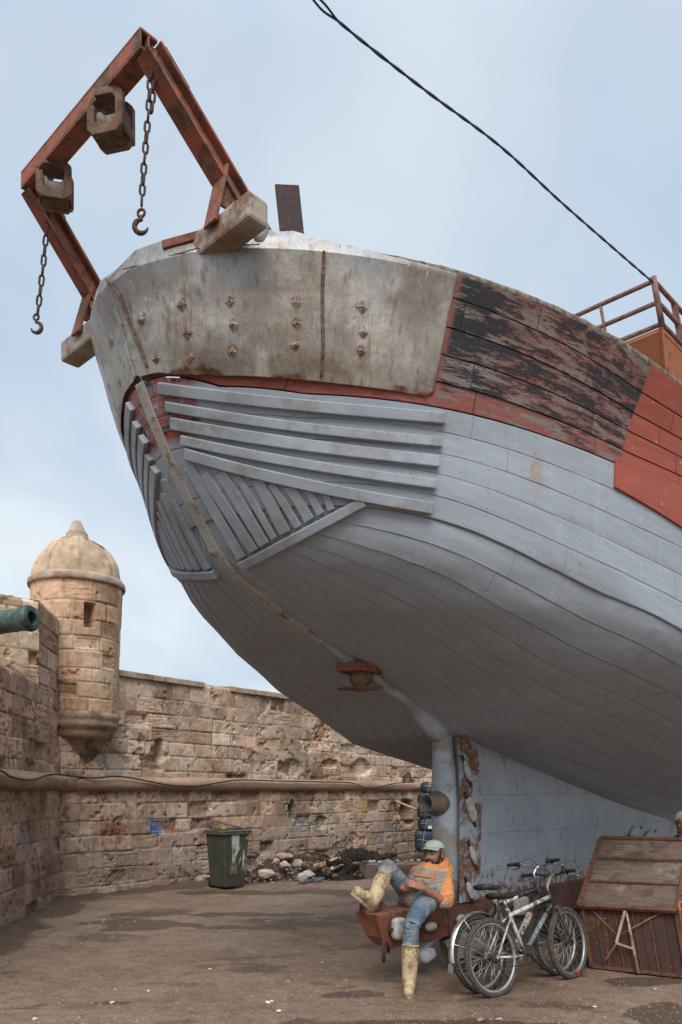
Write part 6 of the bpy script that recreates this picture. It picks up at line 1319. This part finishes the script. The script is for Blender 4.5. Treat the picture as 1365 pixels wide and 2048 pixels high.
def seated_man():
    hipR = at(826, 1796, 7.24); hipL = at(850, 1806, 7.06); pel = (hipR+hipL)/2+UZ*.03; belly = at(848, 1776, 7.22); chest = CHEST; neck = at(868, 1737, 7.42)
    shR = at(836, 1747, 7.50); shL = at(889, 1749, 7.26); elL = at(893, 1806, 7.08); wrL = at(846, 1776, 6.93); elR = at(806, 1797, 7.38); wrR = at(806, 1776, 7.02)
    knR = at(776, 1734, 7.02); anR = at(749, 1798, 6.86); knL = at(823, 1850, 6.72); anL = at(819, 1964, 6.74); hd = at(868, 1709, 7.33)
    t = thing('person', Vector((pel.x, pel.y, .67)), 'man in orange and grey sweatshirt, jeans and cream rubber boots lounging on the rusty heel', 'person')
    # ---- body: one continuous skin surface, head, forearms and hands showing
    m = MB(); f = Vector((-.58, -.81, .03)); lf = UZ.cross(-f).normalized()*-1; lf = Vector((.80, -.60, .05)).normalized(); lf = (lf-f.normalized()*lf.dot(f.normalized())).normalized()
    P, M3, up = person_head(m, hd, f, lf, 1.07)
    m.cap(neck-UZ*.02, hd-UZ*.05-FWD*.02, .058, .054); m.cap(chest, neck, .10, .06); m.cap(belly, chest, .11, .11); m.cap(pel, belly, .11, .11)
    m.cap(neck, shL, .055, .05); m.cap(neck, shR, .055, .05); m.cap(shL, elL, .045, .040); m.cap(shR, elR, .045, .040); m.cap(elL, wrL, .043, .029); m.cap(elL+(wrL-elL)*.3, elL+(wrL-elL)*.31, .045, .045); m.cap(elR, wrR, .043, .029)
    for a, b, c in ((hipR, knR, anR), (hipL, knL, anL)): m.cap(a, b, .07, .05); m.cap(b, c, .048, .035)
    # clasped hands on the belly
    dL = (at(818, 1764, 6.89)-wrL); hand(m, wrL, dL, Vector((.15, -.85, .55)), 1.5, 1.0, (.35, .75, .6), 1)
    dR = (at(838, 1769, 6.95)-wrR); hand(m, wrR+Vector((0, .012, -.008)), dR, Vector((-.2, -.8, .5)), 1.5, 1.0, (.4, .85, .6), -1)
    m.build('body', M_SKIN, t, voxel=.0055, smooth_it=4)
    # ---- face
    for s in (-1, 1):
        m = MB(); m.ell(P(s*.031, .072, .004), (.0125, .009, .007), M3, 12, 8); e = m.build('eye', M_EYE, t); m = MB(); m.ell(P(s*.031-.004, .0795, .003), (.0058, .0035, .006), M3, 10, 8); m.build('iris', M_IRIS, e)
        m = MB(); m.tube([P(s*.014, .088, .022), P(s*.03, .086, .029), P(s*.05, .074, .024)], [.004, .0055, .003], 6); m.build('eyebrow', M_BEARD, t)
    m = MB(); rn = random.Random(5)
    def B(p, r): m.ell(P(*p), [x*1.02 for x in r], M3, 14, 10)
    B((0, .066, -.092), (.038, .032, .026)); B((0, .09, -.043), (.03, .008, .007)); B((0, .082, -.078), (.018, .013, .012))
    for s in (-1, 1): m.cap(P(s*.064, .008, -.02), P(s*.052, .035, -.068), .013, .019); m.cap(P(s*.052, .035, -.068), P(s*.02, .07, -.09), .02, .022); m.cap(P(s*.028, .085, -.047), P(s*.034, .074, -.07), .007, .012)
    for i in range(90):
        s = rn.choice((-1, 1)); k = rn.random(); p = P(s*.06*k, .08-.062*k*k, -.075-.035*rn.random()*(1-k*.6)); m.cap(p, p+Vector((rn.uniform(-.006, .006), rn.uniform(-.006, .006), -.012)), .0035, .0015, 5)
    m.build('beard', M_BEARD, t, voxel=.004, smooth_it=1)
    m = MB(); m.ell(P(0, -.03, .005), (.079, .08, .07), M3, 18, 12)
    for s in (-1, 1): m.cap(P(s*.072, .012, .03), P(s*.071, .012, -.02), .013, .008)
    for i in range(60):
        a = rn.uniform(2.2, 7.2); p = P(.074*math.cos(a), -.02+.078*math.sin(a)*.9, -.03+rn.random()*.04); m.cap(p, p+Vector((rn.uniform(-.01, .01), rn.uniform(-.01, .01), -.014)), .006, .003, 5)
    m.build('hair', M_BEARD, t, voxel=.005, smooth_it=1)
    # ---- cap
    m = MB(); V = []; nu = 28; nv = 9
    for j in range(nv):
        ph = math.pi/2*j/(nv-1)
        for i in range(nu):
            a = 2*math.pi*i/nu; rr = math.cos(ph)**.8; V.append(P(.086*rr*math.cos(a), -.010+.104*rr*math.sin(a), .052+.072*math.sin(ph)+.006*math.sin(a)*(1-j/(nv-1))))
    m.add(V, [(j*nu+i, j*nu+(i+1) % nu, (j+1)*nu+(i+1) % nu, (j+1)*nu+i) for j in range(nv-1) for i in range(nu)])
    cap_ = m.build('cap', M_CAPM, t); mo = cap_.modifiers.new('thick', 'SOLIDIFY'); mo.thickness = .004; cap_.modifiers.new('sub', 'SUBSURF').render_levels = 1
    m = MB(); V = []
    for j in range(8):
        r = j/7
        for i in range(15):
            a = R(22)+R(136)*i/14; V.append(P((.086+.008*r)*math.cos(a)*(1-.12*r), -.010+.104*math.sin(a)+.060*r*math.sin(a)**.7, .060-.002*r-.022*r*math.cos(a)**2-.008*math.cos(a)**2))
    m.add(V, [(j*15+i, j*15+i+1, (j+1)*15+i+1, (j+1)*15+i) for j in range(7) for i in range(14)]); b = m.build('peak', M_CAPM, cap_); mo = b.modifiers.new('thick', 'SOLIDIFY'); mo.thickness = .005
    m = MB(); e0 = P(-.03, .086, .078); n_ = (e0-P(0, 0, .03)).normalized(); ux = up.cross(n_).normalized(); uy = n_.cross(ux)
    m.prism([(-.006, -.011), (-.003, -.004), (-.006, .002), (-.002, .011), (.002, .006), (.006, .004), (.004, -.002), (.006, -.011), (.002, -.005), (-.002, -.006)], e0+n_*.002, ux, uy, .003); m.build('emblem', plain('navy_thread', (.02, .025, .06)), cap_)
    m = MB(); m.ell(P(0, -.01, .126), (.008, .008, .005), M3, 10, 6); m.build('button', M_CAPM, cap_)
    # ---- sweatshirt
    m = MB(); side = LEFT
    m.cap(pel+UZ*.02+FWD*.0, belly, .150, .150); m.cap(belly, chest, .150, .148); m.cap(chest, neck-UZ*.03, .145, .085)
    for s in (-1, 1): m.cap(chest+side*s*.055, belly+side*s*.05, .125, .125); m.cap(chest+side*s*.05-UZ*.01, pel+side*s*.055+UZ*.01, .12, .12)
    m.cap(neck-UZ*.035, shL, .075, .078); m.cap(neck-UZ*.035, shR, .075, .076); m.cap(chest+side*.06, shL, .11, .078); m.cap(chest-side*.06, shR, .11, .074)
    m.cap(shL, elL+UZ*.05, .080, .074); m.cap(elL+UZ*.065, elL+UZ*.01, .076, .066); m.cap(shR, elR, .078, .068)
    m.cap(elL+UZ*.02-FWD*.01, elL+(wrL-elL)*.14, .062, .056); rn = random.Random(9)
    # hood lying round the neck
    hc = hd-UZ*.108-FWD*.03
    for i in range(18):
        a = R(-52)+R(284)*i/17; b = R(-52)+R(284)*(i+1)/17; hh = lambda w: UZ*(.018-.040*math.sin(w)) ; r_ = lambda w: .098-.008*math.sin(w); dp = lambda w: LEFT*math.cos(w)*r_(w)-FWD*(-math.sin(w))*r_(w)*.9
        m.cap(hc+dp(a)+hh(a), hc+dp(b)+hh(b), .036, .036)
    m.cap(hc-FWD*.10+UZ*.01+LEFT*.05, hc-FWD*.13-UZ*.07, .05, .05); m.cap(hc+LEFT*.08-FWD*.06-UZ*.0, hc+LEFT*.13-FWD*.04-UZ*.045, .045, .04); m.cap(hc-FWD*.11-LEFT*.04, hc-FWD*.13-UZ*.07, .05, .05)
    for p, r in ((pel+side*.13, .05), (pel+side*.10+FWD*.08, .045), (pel+FWD*.11+UZ*.0, .05), (belly+side*.12+FWD*.03, .05), (pel-side*.11+FWD*.06, .05)): m.ell(p+UZ*.015, (r, r, r*.8), None, 12, 8)
    for i in range(26):     # soft folds at the waist, elbow and armpit
        t_ = rn.random(); c = belly+(chest-belly)*(t_*1.1-.45)+FWD*.145+side*rn.uniform(-.13, .16); d = side*rn.uniform(.4, 1)+UZ*rn.uniform(-.5, .2); m.cap(c-d*.05, c+d*.05-FWD*.02, .010, .008, 8)
    for i in range(10):
        c = shL+(elL-shL)*(.25+.09*i)+FWD*.066+side*rn.uniform(-.03, .03); d = side*.7+UZ*rn.uniform(-.6, .1); m.cap(c-d*.045-FWD*.025, c+d*.04, .009, .008, 8)
    hood = m.build('sweatshirt', mat_hoodie(), t, voxel=.0085, smooth_it=5)
    m = MB(); e = elL+UZ*.0+(wrL-elL)*.10; dv = (wrL-elL).normalized(); m.torus(e, dv, .057, .014, 20, 8); m.torus(e+dv*.012, dv, .055, .013, 20, 8); m.build('cuff', plain('grey_ribbed_cuff', (.25, .25, .28), (.18, .18, .2), 30, .9), hood, voxel=.006, smooth_it=2)
    # chest lettering: worn orange script, drawn as pen strokes on the cloth
    m = MB(); x0 = at(829, 1750, 7.2); x1 = at(876, 1757, 7.2)
    def cp_(u, v):
        p = at(829+47*u, 1751.5+7*u-v*10, 1.0); d = p-Vector((0, 0, CH)); best = None
        C = chest+(belly-chest)*.2; rr = .163; o = Vector((0, 0, CH)); dn = d.normalized(); axv = (belly-chest).normalized(); oc = o-C; a_ = dn-axv*dn.dot(axv); b_ = oc-axv*oc.dot(axv); A = a_.dot(a_); Bq = 2*a_.dot(b_); Cq = b_.dot(b_)-rr*rr; D = max(Bq*Bq-4*A*Cq, 0); return o+dn*((-Bq-math.sqrt(D))/(2*A))
    for k in range(8):
        u = k/8+.02; st_ = [(u, .05), (u+.02, .95 if k in (0, 5) else .62), (u+.055, .35), (u+.075, .02), (u+.10, .3), (u+.125, .1)]; 
        if k in (5, 7): st_ += [(u+.09, -.5), (u+.05, -.4)]
        m.tube(strand([cp_(a, b) for a, b in st_], 0, n=16), .0052, 5)
    m.build('chest_print', plain('orange_print', (.68, .17, .03), (.6, .25, .1), 30, .9), hood)
    m = MB()
    for s, L in ((1, 1), (-1, .35)): m.tube(strand([hc+FWD*.10+LEFT*s*.03-UZ*.04, hc+FWD*.125+LEFT*s*.02-UZ*(.04+.06*L), hc+FWD*.15+LEFT*(s*.02-.03*L)-UZ*(.04+.13*L)], 0, n=12), .0035, 5)
    m.build('drawstring', plain('grey_drawstring', (.18, .16, .15)), hood)
    # ---- jeans
    m = MB(); m.cap(hipR, hipL, .115, .115); m.cap(pel, belly-UZ*.02, .125, .12)
    for a, b, c, bt in ((hipR, knR, anR, .55), (hipL, knL, anL, .6)):
        m.cap(a, a+(b-a)*.5, .096, .082); m.cap(a+(b-a)*.5, b, .082, .067); m.cap(b, b+(c-b)*.35, .070, .066); m.cap(b+(c-b)*.35, b+(c-b)*.58, .066, .062)
        dv = (b-a).normalized()
        for i in range(14):
            u = rn.random(); base = (a+(b-a)*u) if i < 7 else (b+(c-b)*(u*.5)); rad = .09-.02*u if i < 7 else .066; w = rn.uniform(0, 6.28); q = Vector((math.cos(w), -abs(math.sin(w)), rn.uniform(-.3, .3))).normalized(); e_ = q.cross(dv); m.cap(base+q*rad*.95-e_*.035-dv*.008, base+q*rad*.95+e_*.035+dv*.012, .009, .008, 8)
    jeans = m.build('jeans', M_JEANS, t, voxel=.008, smooth_it=4)
    m = MB(); kc = knL+Vector((-.0, -.064, .03)); m.tube([kc+Vector((-.025, .0, .012)), kc+Vector((0, -.006, .004)), kc+Vector((.035, 0, -.012))], [.002, .005, .002], 6); m.build('knee_rip', plain('frayed_tear', (.05, .04, .035)), jeans)
    # ---- rubber boots
    def boot(kn, an, heel, toe, dsh):
        m = MB(); top = kn+(an-kn)*.46; m.cap(top, an, .077, .060); m.cap(an, heel, .060, .046); m.cap(heel, toe, .044, .044); m.cap((an+heel)/2, (heel+toe)/2+(an-heel).normalized()*.02, .058, .050); fd = (toe-heel).normalized(); m.cap(heel+fd*.12, toe+fd*.01, .050, .046)
        o = m.build('boot', M_BOOT, t, voxel=.007, smooth_it=5)
        sn = (an-heel); sn = (sn-fd*sn.dot(fd)).normalized(); sdv = fd.cross(sn).normalized(); L = (toe-heel).length
        pl = []
        for i in range(24):
            w = 2*math.pi*i/24; xx = math.cos(w); wd = .046 if xx > 0 else .038
            pl.append(((L/2+.052)*xx*(1), wd*math.sin(w)*(1.12 if abs(xx) < .7 else 1)))
        mm = MB(); mm.prism(pl, (heel+toe)/2-sn*.030, fd, sdv, .026); mm.build('sole', M_SOLE, o, bevel=.005)
        mm = MB(); mm.torus(top+(an-kn).normalized()*-.055, (an-kn), .066, .007, 24, 8); mm.build('top_band', M_BOOT, o)
        for k in range(3):
            mm = MB()
        return o
    boot(knR, anR, at(743, 1808, 6.86), at(716, 1784, 6.72), 0); boot(knL, anL, at(820, 1975, 6.79)+UZ*.012, at(818, 1986, 6.60)+UZ*.012, 0)
seated_man()
# ---- grey-haired man standing behind the box, mostly out of frame
def bystander():
    c = at(1365, 1645, 9.2); base = Vector((c.x+.02, c.y+.05, 0)); t = thing('person', base, 'grey-haired man half hidden at the right edge behind the wooden bin', 'person')
    f = Vector((-.35, -.93, -.12)).normalized(); lf = Vector((.93, -.35, 0)); m = MB(); P, M3, up = person_head(m, c, f, lf, .98)
    sh = c-UZ*.26+Vector((.03, .06, 0)); hip = Vector((sh.x+.02, sh.y+.10, .80)); m.cap(c-UZ*.07, sh+UZ*.06, .055, .058); m.cap(sh, hip, .12, .12)
    L = []
    for s in (-1, 1):
        a = sh+lf*s*.19; e = a+Vector((0, -.02, -.28))+lf*s*.03; w = e+f*.16-UZ*.16; h_ = hip+lf*s*.09; k = h_+f*.05-UZ*.38; n = Vector((k.x, k.y+.05, .09)); L.append((a, e, w, h_, k, n))
        m.cap(sh+UZ*.02, a, .06, .055); m.cap(a, e, .048, .042); m.cap(e, w, .042, .03); hand(m, w, f-UZ*.6, lf*s, 1, 1, (.25, .35, .3), s); m.cap(h_, k, .07, .05); m.cap(k, n, .05, .038); m.cap(n, n+f*.16-UZ*.05, .04, .035)
    m.build('body', M_SKIN, t, voxel=.007, smooth_it=4)
    m = MB(); rn = random.Random(3); m.ell(P(0, -.022, .045), (.084, .092, .082), M3, 18, 12)
    for i in range(160):
        a = rn.uniform(0, 6.28); q = rn.uniform(-.2, 1); p = P(.082*math.cos(a)*math.cos(q*1.2), -.022+.09*math.sin(a)*math.cos(q*1.2), .045+.08*math.sin(q*1.2)); 
        if (p-c).dot(f) > .055 and (p-c).dot(up) < .06: continue
        d = (p-c).normalized()*.012+Vector((rn.uniform(-.01, .01), rn.uniform(-.01, .01), rn.uniform(-.008, .004))); m.cap(p, p+d, .010, .005, 6)
    m.build('hair', plain('grey_hair', (.62, .61, .58), (.38, .37, .36), 45, .85, bump=.8), t, voxel=.006, smooth_it=1)
    for s in (-1, 1):
        m = MB(); m.ell(P(s*.031, .072, .004), (.012, .009, .007), M3, 12, 8); m.build('eye', M_EYE, t); m = MB(); m.tube([P(s*.014, .086, .022), P(s*.03, .084, .028), P(s*.05, .073, .023)], [.004, .005, .003], 6); m.build('eyebrow', M_BEARD, t)
    m = MB(); m.cap(sh-UZ*.02, hip, .15, .15)
    for a, e, w, h_, k, n in L: m.cap(sh, a, .10, .075); m.cap(a, e, .07, .062); m.cap(e, w-(w-e)*.12, .06, .045)
    m.build('jacket', plain('dark_jacket', (.04, .04, .05), (.025, .025, .03), 8, .85, bump=.4), t, voxel=.01, smooth_it=4)
    m = MB(); m.cap(L[0][3], L[1][3], .10, .10)
    for a, e, w, h_, k, n in L: m.cap(h_, k, .095, .072); m.cap(k, n, .07, .058)
    m.build('trousers', plain('dark_trousers', (.05, .045, .04), (.03, .028, .026), 8, .9), t, voxel=.01, smooth_it=4)
    for a, e, w, h_, k, n in L:
        m = MB(); m.cap(n-UZ*.03, n+f*.17-UZ*.05, .048, .038); m.build('shoe', M_RUB, t, voxel=.008, smooth_it=3)
bystander()
